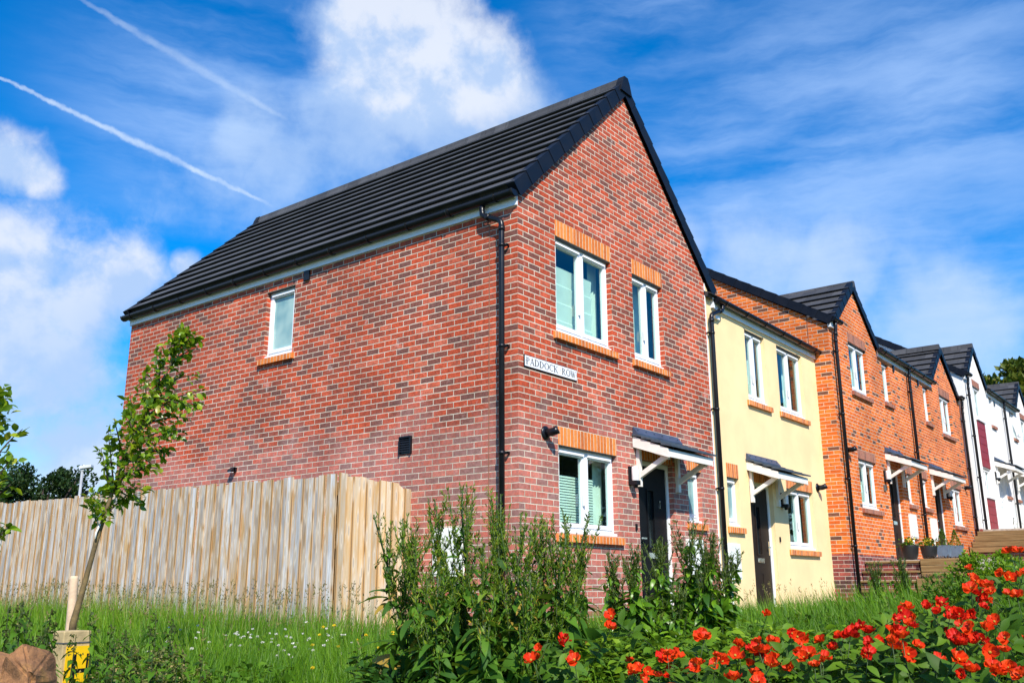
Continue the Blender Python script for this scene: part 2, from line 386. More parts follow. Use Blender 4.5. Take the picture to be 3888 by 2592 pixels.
def door(house, y, xa, xb, z0, z1, mat, number=None, handle_left=False):
    yf = y+RD; b = MB(); fw = .065
    b.box(xa, xa+fw, yf, yf+.07, z0, z1); b.box(xb-fw, xb, yf, yf+.07, z0, z1); b.box(xa+fw, xb-fw, yf, yf+.07, z1-fw, z1); b.box(xa, xb, yf-.03, yf+.07, z0-.03, z0-.001)
    fr = b.build('door_frame', M['upvc'], house)
    a, c, q0, q1 = xa+fw+.004, xb-fw-.004, z0+.006, z1-fw-.004; yl = yf+.018
    b = MB(); gx0, gx1, gz0, gz1 = a+(c-a)*.38, a+(c-a)*.56, z0+.95, z0+1.72
    panel_wall(b, yl, a, c, q0, q1, [(gx0, gx1, gz0, gz1)], .03)
    for (u0, u1, p0, p1) in ((gx0-.03, gx1+.03, gz0-.03, gz1+.03),):   # raised moulding round the glazing
        b.box(u0, u1, yl-.012, yl-.0005, p0, p0+.028); b.box(u0, u1, yl-.012, yl-.0005, p1-.028, p1); b.box(u0, u0+.028, yl-.012, yl-.0005, p0+.029, p1-.029); b.box(u1-.028, u1, yl-.012, yl-.0005, p0+.029, p1-.029)
    for u0 in (a+.10, a+(c-a)*.56):                                     # lower raised panels
        b.box(u0, u0+(c-a)*.32, yl-.008, yl-.0005, z0+.16, z0+.62)
    lf = b.build('door', M[mat], house)
    g = MB(); g.poly([(gx0, yl+.02, gz0), (gx1, yl+.02, gz0), (gx1, yl+.02, gz1), (gx0, yl+.02, gz1)]); g.build('pane', M['doorglass'], lf)
    h = MB(); hx = a+.06 if handle_left else c-.06
    h.box(hx-.018, hx+.018, yl-.012, yl-.0005, z0+.93, z0+1.16); s = 1 if handle_left else -1
    h.bar((hx, yl-.045, z0+1.06), (hx+s*.12, yl-.045, z0+1.06), .02, .02); h.bar((hx, yl-.012, z0+1.06), (hx, yl-.05, z0+1.06), .02, .02); h.build('handle', M['chrome'], lf)
    l = MB(); mx = (a+c)/2; l.box(mx-.13, mx+.13, yl-.012, yl-.0005, z0+.80, z0+.875); l.box(mx-.11, mx+.11, yl-.02, yl-.0125, z0+.815, z0+.86); l.build('letterbox', M['chrome'], lf)
    if number:
        nb = MB(); nx = a+(c-a)*.78; nz = z0+1.50
        nb.box(nx-.007, nx+.007, yl-.01, yl-.0005, nz, nz+.095); nb.bar((nx-.006, yl-.005, nz+.09), (nx-.026, yl-.005, nz+.072), .009, .012); nb.box(nx-.024, nx+.024, yl-.01, yl-.0005, nz-.012, nz-.0005); nb.build('number', M['chrome'], lf)
    return lf
def canopy(house, y, xa, xb, zt, dep=.54):
    b = MB(); zw, zf = zt-.10, zt-.34; yo = y-dep-.05
    # tiled slope in three stepped courses
    for i in range(4):
        t0, t1 = i/4, (i+1)/4; p = lambda t, h: (y+(yo-y)*t, zw+(zf+.02-zw)*t+h)
        (ya, z_a), (yb, z_b) = p(t0, .0), p(t1, .022)
        b.hexa([(xa-.02, yb, z_b-.026), (xb+.02, yb, z_b-.026), (xb+.02, ya, z_a-.026), (xa-.02, ya, z_a-.026), (xa-.02, yb, z_b), (xb+.02, yb, z_b), (xb+.02, ya, z_a+.002), (xa-.02, ya, z_a+.002)])
    r = b.build('porch_canopy', M['slate'], house)
    f = MB(); f.hexa([(xa, y-.085, zw-.02), (xb-.03, y-.085, zw-.02), (xb-.03, y-.001, zw-.02), (xa, y-.001, zw-.02), (xa, y-.085, zw+.005), (xb-.03, y-.085, zw+.005), (xb-.03, y-.012, zt), (xa, y-.012, zt)]); 
    for i in range(6): f.box(xa+.06+i*(xb-xa-.18)/5-.008, xa+.06+i*(xb-xa-.18)/5+.008, y-.062, y-.035, zw+.045, zw+.062)
    f.build('flashing', M['flash'], r)
    w = MB(); hb = .125
    for x in (xa, xb-.03):                 # barge boards
        w.hexa([(x, y-dep, zf-.01-hb+.01), (x+.03, y-dep, zf-.01-hb+.01), (x+.03, y-.002, zw-.055-hb), (x, y-.002, zw-.055-hb), (x, y-dep, zf-.008), (x+.03, y-dep, zf-.008), (x+.03, y-.002, zw-.032), (x, y-.002, zw-.032)])
    w.box(xa+.031, xb-.031, y-dep-.0, y-dep+.025, zf-.115, zf-.012)
    w.hexa([(xa+.03, y-dep+.026, zf-.085), (xb-.03, y-dep+.026, zf-.085), (xb-.03, y-.003, zw-.105), (xa+.03, y-.003, zw-.105), (xa+.03, y-dep+.026, zf-.07), (xb-.03, y-dep+.026, zf-.07), (xb-.03, y-.003, zw-.09), (xa+.03, y-.003, zw-.09)])   # soffit
    w.build('fascia_board', M['paint'], r)
    for x in (xa+.075, xb-.145):
        g = MB(); g.box(x, x+.07, y-.05, y-.001, zf-.47, zw-.11); g.bar((x+.035, y-.03, zf-.33), (x+.035, y-dep+.10, zf-.10), .055, .065); g.bar((x+.035, y-.051, zw-.15), (x+.035, y-dep+.05, zf-.115), .06, .05)
        g.build('bracket', M['paint'], r)
    return r
def lamp(house, x, y, z):
    b = MB(); b.box(x-.045, x+.045, y-.03, y-.001, z-.12, z+.13); b.box(x-.05, x+.05, y-.135, y-.031, z-.125, z-.065); b.lathe((x, y-.085, z-.165), [(0, 0), (.028, 0), (.034, .04)], 12)
    o = b.build('porch_lamp', M['black'], house, bevel=.004)
    l = MB(); l.lathe((x, y-.083, z-.064), [(.046, 0), (.048, .03), (.048, .15), (.04, .185), (.0, .195)], 16); l.build('lamp_lens', M['lens'], o)
def flue(house, x, y, z, r=.085):
    b = MB(); c = Vector((x, y, z))
    prof = [(r, .001), (r, .012), (r*.8, .022), (r*.62, .03)]
    ring = lambda rr, w: [(x+rr*math.cos(2*math.pi*k/20), y-w, z+rr*math.sin(2*math.pi*k/20)) for k in range(20)]
    for (r0, w0), (r1, w1) in zip(prof, prof[1:]):
        a, d = ring(r0, w0), ring(r1, w1)
        for k in range(20): b.poly([a[k], a[(k+1) % 20], d[(k+1) % 20], d[k]], None, True)
    b.poly(ring(r*.62, .03)); b.tube([(x, y-.02, z), (x, y-.10, z), (x+.012, y-.135, z+.012), (x+.03, y-.17, z+.03)], [.05, .05, .05, .053], 14)
    b.build('flue', M['black'], house)
def meterbox(house, x0, x1, y, z0, z1, ground, side=False):
    fb = MB(); b = Swap(fb) if side else fb
    b.box(x0, x1, y-.05, y-.001, z0, z1); b.box(x0+.03, x1-.03, y-.062, y-.0505, z0+.03, z1-.03); b.box(x1-.06, x1-.045, y-.07, y-.0625, (z0+z1)/2-.02, (z0+z1)/2+.02)
    o = fb.build('meter_box', M['meter'], house, bevel=.006)
    p = MB(); q = MB()
    xc = x0+.10
    pts = [(xc, y-.03, z0+.01), (xc, y-.03, ground)]
    if side: pts = [(a[1], a[0], a[2]) for a in pts]
    p.tube(pts, .022, 8); p.build('gas_pipe', M['meter'], o)
def gutter(house, a, b, rad=.066, gap=.8, matk='black'):
    """half-round gutter with straps and stop ends from a to b (centre line of the rim)"""
    a, b = Vector(a), Vector(b); d = (b-a).normalized(); sd = Vector((d.y, -d.x, 0)); g = MB()
    n = 8; prof = [sd*(rad*math.cos(math.pi+math.pi*k/n))+Vector((0, 0, rad*1.05*math.sin(math.pi+math.pi*k/n))) for k in range(n+1)]
    def run(p, q, s):
        for k in range(n): g.poly([p+prof[k]*s, p+prof[k+1]*s, q+prof[k+1]*s, q+prof[k]*s], None, True)
    run(a, b, 1); run(a, b, .93)
    for k in (0, n): g.poly([a+prof[k], b+prof[k], b+prof[k]*.93, a+prof[k]*.93])
    for p, s in ((a, -1), (b, 1)):
        run(p, p+d*s*.045, 1.08); g.poly([p+d*s*.045+q*1.08 for q in prof])
    o = g.build('gutter', M[matk], house)
    L = (b-a).length; k = int(L/gap)
    for i in range(k+1):
        p = a+d*(.25+(L-.5)*i/max(k, 1)); w = .05 if i % 3 == 1 else .02
        q = p+d*w; h = MB()
        for j in range(n): h.poly([p+prof[j]*1.13, p+prof[j+1]*1.13, q+prof[j+1]*1.13, q+prof[j]*1.13], None, True)
        for e in (p, q): h.poly([e+x*1.13 for x in prof]+[e+x*.99 for x in prof[::-1]])
        h.build('gutter_bracket', M[matk], o)
    return o
def downpipe(house, pts, wall_n, r=.036):
    """rounded pipe along pts with clips; wall_n points from the pipe to its wall"""
    out = []; P = [Vector(p) for p in pts]
    for i, p in enumerate(P):
        if 0 < i < len(P)-1:
            a, b = (P[i-1]-p), (P[i+1]-p); ra = min(.06, a.length*.4, b.length*.4)
            a.normalize(); b.normalize()
            for t in (0, .33, .66, 1): out.append((p+a*ra)*(1-t)**2+p*2*t*(1-t)+(p+b*ra)*t*t)
        else: out.append(p)
    b = MB(); b.tube(out, r, 12)
    for i in range(1, len(P)-1): b.tube([P[i]+(P[i+1]-P[i]).normalized()*.07, P[i]+(P[i+1]-P[i]).normalized()*.13], r*1.18, 12)
    o = b.build('downpipe', M['black'], house)
    c = MB(); top, bot = P[-2], P[-1]; n = max(2, int((top.z-bot.z)/1.15)); wn = Vector(wall_n)
    for i in range(n):
        q = top+(bot-top)*((i+.25)/n); sdv = Vector((-wn.y, wn.x, 0))
        c.tube([q+Vector((0, 0, -.02)), q+Vector((0, 0, .02))], r*1.2, 12); e = q+wn*(r+.03)
        c.bar(q-sdv*.07+wn*.03, q+sdv*.07+wn*.03, .02, .03)
        for s in (-1, 1): c.bar(q+sdv*s*.06+wn*.02, q+sdv*s*.06+wn*.068, .02, .025)
    c.build('pipe_clip', M['black'], o)
    return o
def courses(b, o, a, L, s, S, nrm, g, t=.052, skew=None):
    """stepped tile courses: o eave corner, a along, s up the slope, nrm out of it"""
    o, a, s, nrm = Vector(o), Vector(a).normalized(), Vector(s).normalized(), Vector(nrm).normalized()
    n = max(1, round(S/g)); g = S/n
    for i in range(n):
        e0, e1 = i*g-(.02 if i else 0), (i+1)*g
        p0, p1 = o+s*e0+nrm*t, o+s*e0+a*L+nrm*t; q0, q1 = o+s*e1+nrm*.002, o+s*e1+a*L+nrm*.002
        b.poly([p0, p1, q1, q0], [(0, i+.01), (L, i+.01), (L, i+.99), (0, i+.99)])
        l0, l1 = p0-nrm*.016, p1-nrm*.016; m0, m1 = l0+s*.045, l1+s*.045; r0, r1 = m0-nrm*(t+.02), m1-nrm*(t+.02)
        b.poly([l0, l1, p1, p0], [(0, i+.4), (L, i+.4), (L, i+.5), (0, i+.5)]); b.poly([l0, l1, m1, m0], [(0, i+.4), (L, i+.4), (L, i+.5), (0, i+.5)]); b.poly([r0, r1, m1, m0], [(0, i+.4), (L, i+.4), (L, i+.5), (0, i+.5)])
        b.poly([r0, m0, l0, p0, q0, q0-nrm*.02]); b.poly([r1, m1, l1, p1, q1, q1-nrm*.02])
    b.poly([o-nrm*.03, o+a*L-nrm*.03, o+a*L+s*S-nrm*.03, o+s*S-nrm*.03])
def verge(b, o, s, S, nrm, out, g=.345, h=.165, w=.11):
    """interlocking dry-verge caps up a slope edge; out points off the gable"""
    o, s, nrm, out = Vector(o), Vector(s).normalized(), Vector(nrm).normalized(), Vector(out).normalized()
    n = max(1, round(S/g)); g = S/n
    for i in range(n):
        a, c = o+s*(i*g-.03), o+s*((i+1)*g)
        l0, l1 = .046, .032
        b.hexa([a+out*.012-nrm*(h-.01), a-out*w-nrm*.03, c-out*w-nrm*.03, c+out*.004-nrm*(h-.014), a+out*.012+nrm*l0, a-out*w+nrm*l0, c-out*w+nrm*l1, c+out*.004+nrm*l1])
def ridge(b, a, c, r=.105, g=.45):
    a, c = Vector(a), Vector(c); L = (c-a).length; d = (c-a)/L; n = round(L/g); g = L/n; sd = Vector((d.y, -d.x, 0))
    for i in range(n):
        p, q = a+d*(i*g+.004), a+d*((i+1)*g-.004)
        pr = [(-r, -r*.95), (-r*.62, -.02), (-.045, .055), (.045, .055), (r*.62, -.02), (r, -r*.95)]
        k = [[e+sd*x+Vector((0, 0, z)) for x, z in pr] for e in (p, q)]
        for j in range(5): b.poly([k[0][j], k[0][j+1], k[1][j+1], k[1][j]])
        b.poly(k[0]); b.poly(k[1])
Swap.cur = property(lambda s: s.b.cur, lambda s, v: setattr(s.b, 'cur', v))
# ------------------------------------------------------------------ red brick end house
AX, SL, EZ = 2.61, .965, 5.28               # gable centre, slope, tile plane height at x = 0
H = thing('red_brick_house', (0, 0, 0), 'red brick end house with steep gable to the street and black tiled roof', 'house')
b = MB()
G1, G2, G3 = (.7875, 2.115, 1.05, 2.095), (.7875, 2.115, 3.525, 4.80), (2.695, 3.57, 3.525, 4.80)
GD, GS = (2.655, 3.64, 0., 2.12), (4.09, 4.53, 1.335, 2.095)
panel_wall(b, 0, 0, 5.01, -.6, 5.05, [G1, G2, G3, GD, GS])
b.poly([(0, 0, 5.05), (5.01, 0, 5.05), (5.01, 0, 5.27), (AX, 0, 7.60), (0, 0, 5.08)])
SW = (4.19, 4.86, 3.76, 4.80)
panel_wall(Swap(b), 0, 0, 8.73, -.6, 5.05, [SW])
b.poly([(0, 0, 5.05), (0, 8.73, 5.05), (0, 8.73, 5.08), (0, 0, 5.08)])
b.poly([(0, 8.73, -.6), (5.01, 8.73, -.6), (5.01, 8.73, 5.27), (AX, 8.73, 7.60), (0, 8.73, 5.08)])
b.poly([(5.01, 0, -.6), (5.01, 8.73, -.6), (5.01, 8.73, 5.27), (5.01, 0, 5.27)])
b.build('wall', M['red'], H)
r = MB(); k = math.hypot(1, SL); n1, n2 = (-SL/k, 0, 1/k), (SL/k, 0, 1/k); S1 = (AX+.09)*k
courses(r, (-.09, -.03, EZ-.09*SL), (0, 1, 0), 8.83, (1, 0, SL), S1, n1, .341)
courses(r, (2*AX+.09, -.03, EZ-.09*SL), (0, 1, 0), 8.83, (-1, 0, SL), S1, n2, .341)
rf = r.build('roof', M['tile'], H)
v = MB()
for x, sx, nn in ((-.09, 1, n1), (2*AX+.09, -1, n2)):
    for y_, o_ in ((-.05, -1), (8.82, 1)):
        v = MB(); verge(v, (x, y_, EZ-.09*SL), (sx, 0, SL), S1, nn, (0, o_, 0)); v.build('verge_cap', M['verge'], rf)
zr = EZ+AX*SL+.03
v = MB(); ridge(v, (AX, .0, zr), (AX, 8.78, zr)); v.build('ridge_tile', M['tile'], rf)
v = MB()
pz = [(-.155, -.20), (-.10, -.03), (-.05, .065), (.05, .065), (.10, -.03), (.155, -.20), (0, -.20)]
for y0, y1 in ((-.085, .03), (8.76, 8.87)):
    A, B = [[(AX+x, y, zr+z) for x, z in pz] for y in (y0, y1)]
    v = MB(); v.poly(A); v.poly(B[::-1])
    for i in range(7): v.poly([A[i], A[(i+1) % 7], B[(i+1) % 7], B[i]])
    v.build('ridge_end_cap', M['verge'], rf)
b = MB(); b.box(-.03, -.001, -.004, 8.75, 4.955, 5.165); b.build('fascia', M['upvc'], H)
gutter(H, (-.098, .0, 5.115), (-.098, 8.80, 5.115), rad=.072)
downpipe(H, [(-.092, .49, 5.09), (-.092, .49, 4.91), (-.075, .19, 4.775), (-.075, .19, -.3)], (1, 0, 0))
for xx in (.443, 8.30):
    b = MB(); b.box(-.003, .002, xx-.006, xx+.006, -.3, 4.95); b.build('movement_joint', simple('sealant', (.28, .12, .07), .8) if 'sealant' not in bpy.data.materials else bpy.data.materials['sealant'], H)
window(H, 0, *G2, lintel='soldier', inside='blind', lab='upper window with roman blind half lowered')
window(H, 0, *G3, lintel='soldier', inside='net', lab='narrow upper window with net curtains')
window(H, 0, *G1, lintel='soldier', inside='venetian', lab='ground floor window with venetian blinds')
window(H, 0, *GS, n=1, lintel='soldier', inside='frost', lab='small frosted window beside the door')
window(H, 0, *SW, n=1, inside='frost', side=True, lab='single frosted window in the side wall')
b = MB(); b.box(2.655, 3.64, -.004, .1, 2.122, 2.345); b.build('door_lintel', M['soldier'], H)
door(H, 0, *GD[:2], 0, 2.12, 'door', number=True, handle_left=True)
canopy(H, 0, 2.545, 3.86, 2.545)
lamp(H, 2.44, 0, 1.86); flue(H, .52, 0, 2.205)
b = MB(); b.box(2.535, 2.565, -.022, -.001, 1.15, 1.235); b.build('door_bell', M['black'], H)
meterbox(H, 3.93, 4.40, 0, .54, 1.09, -.1)
meterbox(H, .80, 1.27, 0, .55, 1.11, -.1, side=True)
b = MB(); b.box(-.018, -.001, 1.695, 1.905, 2.055, 2.275)
for i in range(6): b.hexa([(-.034, 1.715, 2.08+i*.03), (-.0185, 1.715, 2.08+i*.03), (-.0185, 1.885, 2.08+i*.03), (-.034, 1.885, 2.08+i*.03), (-.022, 1.715, 2.104+i*.03), (-.0185, 1.715, 2.104+i*.03), (-.0185, 1.885, 2.104+i*.03), (-.022, 1.885, 2.104+i*.03)])
b.box(-.036, -.0185, 1.695, 1.713, 2.055, 2.275); b.box(-.036, -.0185, 1.887, 1.905, 2.055, 2.275); b.box(-.042, -.0185, 1.714, 1.886, 2.257, 2.277)
b.build('wall_vent', M['black'], H)
b = MB(); b.box(-.03, -.001, 3.86, 3.985, 4.80, 4.953); b.build('eaves_vent', M['black'], H, bevel=.004)
b = MB(); b.box(-.05, -.001, 5.31, 5.41, 2.10, 2.165); b.hexa([(-.10, 5.31, 2.095), (-.03, 5.31, 2.11), (-.03, 5.41, 2.11), (-.10, 5.41, 2.095), (-.10, 5.31, 2.125), (-.03, 5.31, 2.17), (-.03, 5.41, 2.17), (-.10, 5.41, 2.125)])
o = b.build('security_light', M['black'], H); l = MB(); l.box(-.095, -.05, 5.32, 5.40, 2.082, 2.0945); l.build('lamp_lens', M['lens'], o)
# ------------------------------------------------------------------ cream rendered house
H = thing('cream_rendered_house', (7.4, 0, 0), 'cream rendered house between the red and the orange brick houses', 'house')
Y1, Y2 = (6.49, 7.335, 3.53, 4.79), (7.89, 9.13, 3.53, 4.79); YS, YG, YD = (5.42, 5.86, 1.345, 2.115), (7.85, 9.12, 1.06, 2.125), (6.26, 7.22, 0, 2.12)
b = MB(); X0, X1 = 5.012, 9.86
panel_wall(b, -.004, X0, X1, -.6, 4.9, [Y1, Y2, YS, YG, YD])
b.poly([(X0, -.004, 4.9), (X1, -.004, 4.9), (X1, -.004, 5.0), (5.24, -.004, 5.0), (X0, -.004, 5.26)])
b.poly([(X0, 8.6, -.6), (X1, 8.6, -.6), (X1, 8.6, 4.9), (X0, 8.6, 4.9)]); b.poly([(X0, -.004, -.6), (X0, 8.6, -.6), (X0, 8.6, 4.9), (X0, -.004, 4.9)])
b.build('wall', M['cream'], H)
b = MB(); b.box(5.0, 5.022, -.012, .01, -.3, 5.24); b.build('render_bead', M['upvc'], H)
r = MB(); k = math.hypot(1, .6); courses(r, (5.0, -.10, 5.02), (1, 0, 0), 4.86, (0, 1, .6), 4.45*k, (0, -.6/k, 1/k), .341); courses(r, (5.0, 8.8, 5.02), (1, 0, 0), 4.86, (0, -1, .6), 4.45*k, (0, .6/k, 1/k), .341)
r.build('roof', M['tile'], H)
b = MB(); b.box(5.24, 9.85, -.034, -.006, 4.87, 5.02); b.build('fascia', M['upvc'], H)
b = MB(); b.hexa([(5.20, -.06, 4.87), (5.26, -.06, 4.87), (5.26, .2, 4.87), (5.20, .2, 4.87), (5.20, -.06, 5.06), (5.26, -.06, 5.06), (5.26, .2, 5.25), (5.20, .2, 5.25)]); b.build('box_end', M['upvc'], H)
gutter(H, (5.27, -.105, 5.03), (9.83, -.105, 5.03), rad=.070)
downpipe(H, [(5.46, -.098, 4.99), (5.46, -.098, 4.87), (5.06, -.078, 4.71), (5.06, -.078, -.3)], (0, 1, 0))
b = MB(); b.box(5.26, 5.42, -.06, -.005, 4.70, 4.76); b.build('overflow_outlet', M['upvc'], H)
window(H, -.004, *Y1, inside='curtains', smat='soldier', lab='narrower upper window of the cream house')
window(H, -.004, *Y2, inside='curtains', lab='wider upper window of the cream house')
window(H, -.004, *YS, n=1, lintel='soldier', inside='frost', lab='small window beside the front door')
window(H, -.004, *YG, lintel='soldier', inside='curtains', lz=.215, lab='ground floor window of the cream house')
b = MB(); b.box(6.26, 7.22, -.008, .1, 2.122, 2.345); b.build('door_lintel', M['soldier'], H)
door(H, -.004, *YD[:2], 0, 2.12, 'door_b'); canopy(H, -.004, 6.20, 7.50, 2.575)
lamp(H, 7.57, -.004, 1.88); flue(H, 9.40, -.004, 2.25)
b = MB(); b.box(7.36, 7.39, -.026, -.005, 1.16, 1.245); b.build('door_bell', M['black'], H)
meterbox(H, 5.20, 5.66, -.004, .525, 1.075, -.1)
b = MB(); b.box(6.1, 7.35, -.5, -.006, -.3, -.02); b.build('door_step', M['gravel'], H)
# ------------------------------------------------------------------ the paired houses further up the hill
def hill_house(name, label, p, x0, xm, mir, z, mats, cap, apex, gx, geo):
    """half of a mirrored pair; p wall plane, x0 outer side, xm shared wall, z levels"""
    W = lambda x: (2*xm-x) if mir else x
    def R(a, c): return (W(c), W(a)) if mir else (a, c)
    xa, xb = R(x0, xm)
    H = thing(name, ((xa+xb)/2, p, z['ffl']), label, 'house')
    holes = [(*R(*h[:2]), *h[2:4]) for h in geo['win']]; hd = (*R(*geo['door'][:2]), *geo['door'][2:4])
    b = MB(); ew = z['eave']; D = 8.4
    panel_wall(b, p, xa, xb, z['ffl']-1.4, ew, holes+[hd], split=z['plinth'])
    gl, gc, gr = W(gx[0]), W(gx[1]), W(gx[2])
    b.poly([(gl, p, ew), (gr, p, ew), (gc, p, apex)])
    pt = .6; ry = p+D/2; zr = ew+.12+pt*(D/2+.10)
    for x in ([W(x0)]):
        prof = [(p, ew), (p, ew+.02), (ry, zr-.12), (p+D, ew+.02)]
        b.cur = 0; b.poly([(x, y_, z_) for y_, z_ in [(p, z['plinth'])]+prof+[(p+D, z['plinth'])]])
        b.cur = 1; b.poly([(x, p, z['ffl']-1.4), (x, p, z['plinth']), (x, p+D, z['plinth']), (x, p+D, z['ffl']-1.4)]); b.cur = 0
    b.poly([(xa, p+D, z['ffl']-1.4), (xb, p+D, z['ffl']-1.4), (xb, p+D, ew), (xa, p+D, ew)])
    b.build('wall', [mats[0], M['plinth']], H)
    # main roof, street slope and back slope
    k = math.hypot(1, pt); nf, nb = (0, -pt/k, 1/k), (0, pt/k, 1/k); ro = R(x0-.05, xm)
    r = MB(); Sm = (D/2+.10)*k
    g0, g1 = min(gl, gr), max(gl, gr)
    for c0, c1, so in ((ro[0], g0-.04, 0), (g0-.04, g1+.04, .75), (g1+.04, ro[1], 0)): courses(r, (c0, p-.10+so/k, ew+.12+so*pt/k), (1, 0, 0), c1-c0, (0, 1, pt), Sm-so, nf, .341)
    courses(r, (ro[0], p+D+.10, ew+.12), (1, 0, 0), ro[1]-ro[0], (0, -1, pt), Sm, nb, .341)
    # cross gable roof running back into the main slope
    hw = (gr-gl)/2; hw = abs(hw); sl = (apex-ew)/hw; kk = math.hypot(1, sl); za = apex+.20; cl, crr = min(gl, gr)-.06, max(gl, gr)+.06
    zb = za-(hw+.06)*sl; dl = (za-ew-.12)/pt+.05
    courses(r, (cl, p-.03, zb), (0, 1, 0), dl, (1, 0, sl), (hw+.06)*kk, (-sl/kk, 0, 1/kk), .33); courses(r, (crr, p-.03, zb), (0, 1, 0), dl, (-1, 0, sl), (hw+.06)*kk, (sl/kk, 0, 1/kk), .33)
    rf = r.build('roof', M['tile'], H)
    v = MB(); os_ = Vector((1 if mir else -1, 0, 0)); xo = W(x0-.055)
    verge(v, (xo, p-.10, ew+.15), (0, 1, pt), Sm, nf, os_, h=.15); v.build('verge_cap', M['verge'], rf); v = MB(); verge(v, (xo, p+D+.10, ew+.15), (0, -1, pt), Sm, nb, os_, h=.15); v.build('verge_cap', M['verge'], rf); v = MB()
    verge(v, (cl, p-.05, zb), (1, 0, sl), (hw+.06)*kk, (-sl/kk, 0, 1/kk), (0, -1, 0), g=.33, h=.14); v.build('verge_cap', M['verge'], rf); v = MB(); verge(v, (crr, p-.05, zb), (-1, 0, sl), (hw+.06)*kk, (sl/kk, 0, 1/kk), (0, -1, 0), g=.33, h=.14)
    v.build('verge_cap', M['verge'], rf)
    v = MB(); ridge(v, (gc, p-.06, za+.02), (gc, p+dl, za+.02), r=.11); v.build('ridge_tile', M['tile'], rf); v = MB(); ridge(v, (ro[0], ry, zr+.04), (ro[1], ry, zr+.04)); v.build('ridge_tile', M['tile'], rf)
    mid = R(gx[2]-.02, xm)
    b = MB(); b.box(mid[0], mid[1], p-.034, p-.002, ew-.04, ew+.13); b.build('fascia', M['upvc'], H); b = MB(); e = R(x0-.02, x0+.14)
    b.hexa([(e[0], p-.07, ew-.03), (e[1], p-.07, ew-.03), (e[1], p-.002, ew-.03), (e[0], p-.002, ew-.03), (e[0], p-.07, ew+.12), (e[1], p-.07, ew+.12), (e[1], p-.002, ew+.12), (e[0], p-.002, ew+.12)])
    b.build('box_end', M['upvc'], H)
    gutter(H, (mid[0]-.02*(not mir), p-.105, ew+.115), (mid[1], p-.105, ew+.115), rad=.070); e = R(x0+.0, x0+.40); gutter(H, (e[0], p-.125, ew+.155), (e[1], p-.125, ew+.155), gap=2.)
    xd = W(x0+.145); downpipe(H, [(xd, p-.115, ew+.10), (xd, p-.11, ew-.05), (xd, p-.085, ew-.2), (xd, p-.085, z['foot'])], (0, 1, 0))
    if not mir: downpipe(H, [(xm-.03, p-.10, ew+.10), (xm-.03, p-.10, ew-.03), (xm-.03, p-.08, ew-.15), (xm-.03, p-.08, z['ffl']-.0)], (0, 1, 0))
    ps = geo.get('opts', [{}]*9)
    for hh, op in zip(holes, ps): window(H, p, *hh, **{**dict(smat='soldier_b'), **op})
    door(H, p, *hd, geo['dmat'], handle_left=mir)
    c = R(*geo['canopy'][:2]); canopy(H, p, c[0], c[1], geo['canopy'][2])
    lamp(H, W(geo['lamp'][0]), p, geo['lamp'][1])
    if 'flue' in geo: flue(H, W(geo['flue'][0]), p, geo['flue'][1], .075)
    mb_ = R(*geo['meter'][:2]); meterbox(H, mb_[0], mb_[1], p, geo['meter'][2], geo['meter'][3], z['ffl']-.05)
    for (q0, q1, q2, q3) in geo.get('vents', []):
        e = R(q0, q1); b = MB(); b.box(e[0], e[1], p-.03, p-.001, q2, q3); b.build('eaves_vent', M['black'], H)
    return H, W, R
XM = 15.23; FL = .93
geoO = dict(win=[(11.02, 12.18, 4.385, 5.45), (13.27, 13.80, 4.49, 5.43), (10.95, 12.10, 1.955, 2.955), (14.33, 14.80, 2.25, 2.95)],
    opts=[dict(lintel='soldier_b', inside='curtains', lz=.21), dict(n=1, inside='net'), dict(lintel='soldier_b', inside='curtains', lz=.19), dict(n=1, lintel='soldier_b', inside='frost', lz=.19)],
    door=(12.88, 13.84, FL, 2.97), dmat='door_b', canopy=(12.82, 14.08, 3.40), lamp=(12.60, 2.72), flue=(10.32, 3.05), meter=(14.10, 14.58, 1.46, 2.0), vents=[(14.12, 14.2, 5.33, 5.485)])
zO = dict(ffl=FL, plinth=1.02, eave=5.53, foot=.2)
HO, WO, RO = hill_house('orange_brick_house', 'orange brick house beside the cream house, with dark brick plinth at the corner', -.34, 9.86, XM, False, zO, [M['orange']], 0, 6.67, (10.14, 11.68, 13.0), geoO)
b = MB(); b.box(9.853, 9.861, .07, .082, 1.0, 5.8); b.build('movement_joint', bpy.data.materials['sealant'], HO)
b = MB(); b.box(12.46, 12.6, -.36, -.341, 2.40, 2.53); b.build('house_number_plate', M['steel'], HO)
geoO2 = dict(geoO); geoO2['vents'] = [(14.2, 14.28, 5.33, 5.485)]; geoO2['flue'] = (10.5, 3.05)
zO2 = dict(zO, foot=1.25)
hill_house('orange_brick_house', 'orange brick house next to the white houses, conical shrubs in planters by its wall', -.34, 9.86, XM, True, zO2, [M['orange']], 0, 6.67, (10.14, 11.68, 13.0), geoO2)
XW = 25.75; FWL = 1.93
geoW = dict(win=[(21.66, 22.62, 5.25, 6.25), (23.80, 24.30, 5.32, 6.22), (21.66, 22.62, 2.93, 3.78), (24.75, 25.25, 3.17, 3.95)],
    opts=[dict(lintel='soldier_b', inside='curtains', sill=False, lz=.19, split=.4), dict(n=1, inside='net'), dict(n=2, inside='curtains', sill=False, steel=False), dict(n=1, inside='frost')],
    door=(23.55, 24.50, FWL, 4.0), dmat='upvc', canopy=(23.42, 24.95, 4.27), lamp=(23.25, 3.66), meter=(24.95, 25.40, 2.35, 2.93), vents=[(24.5, 24.58, 6.02, 6.18)])
zW = dict(ffl=FWL, plinth=1.95, eave=6.27, foot=1.3)
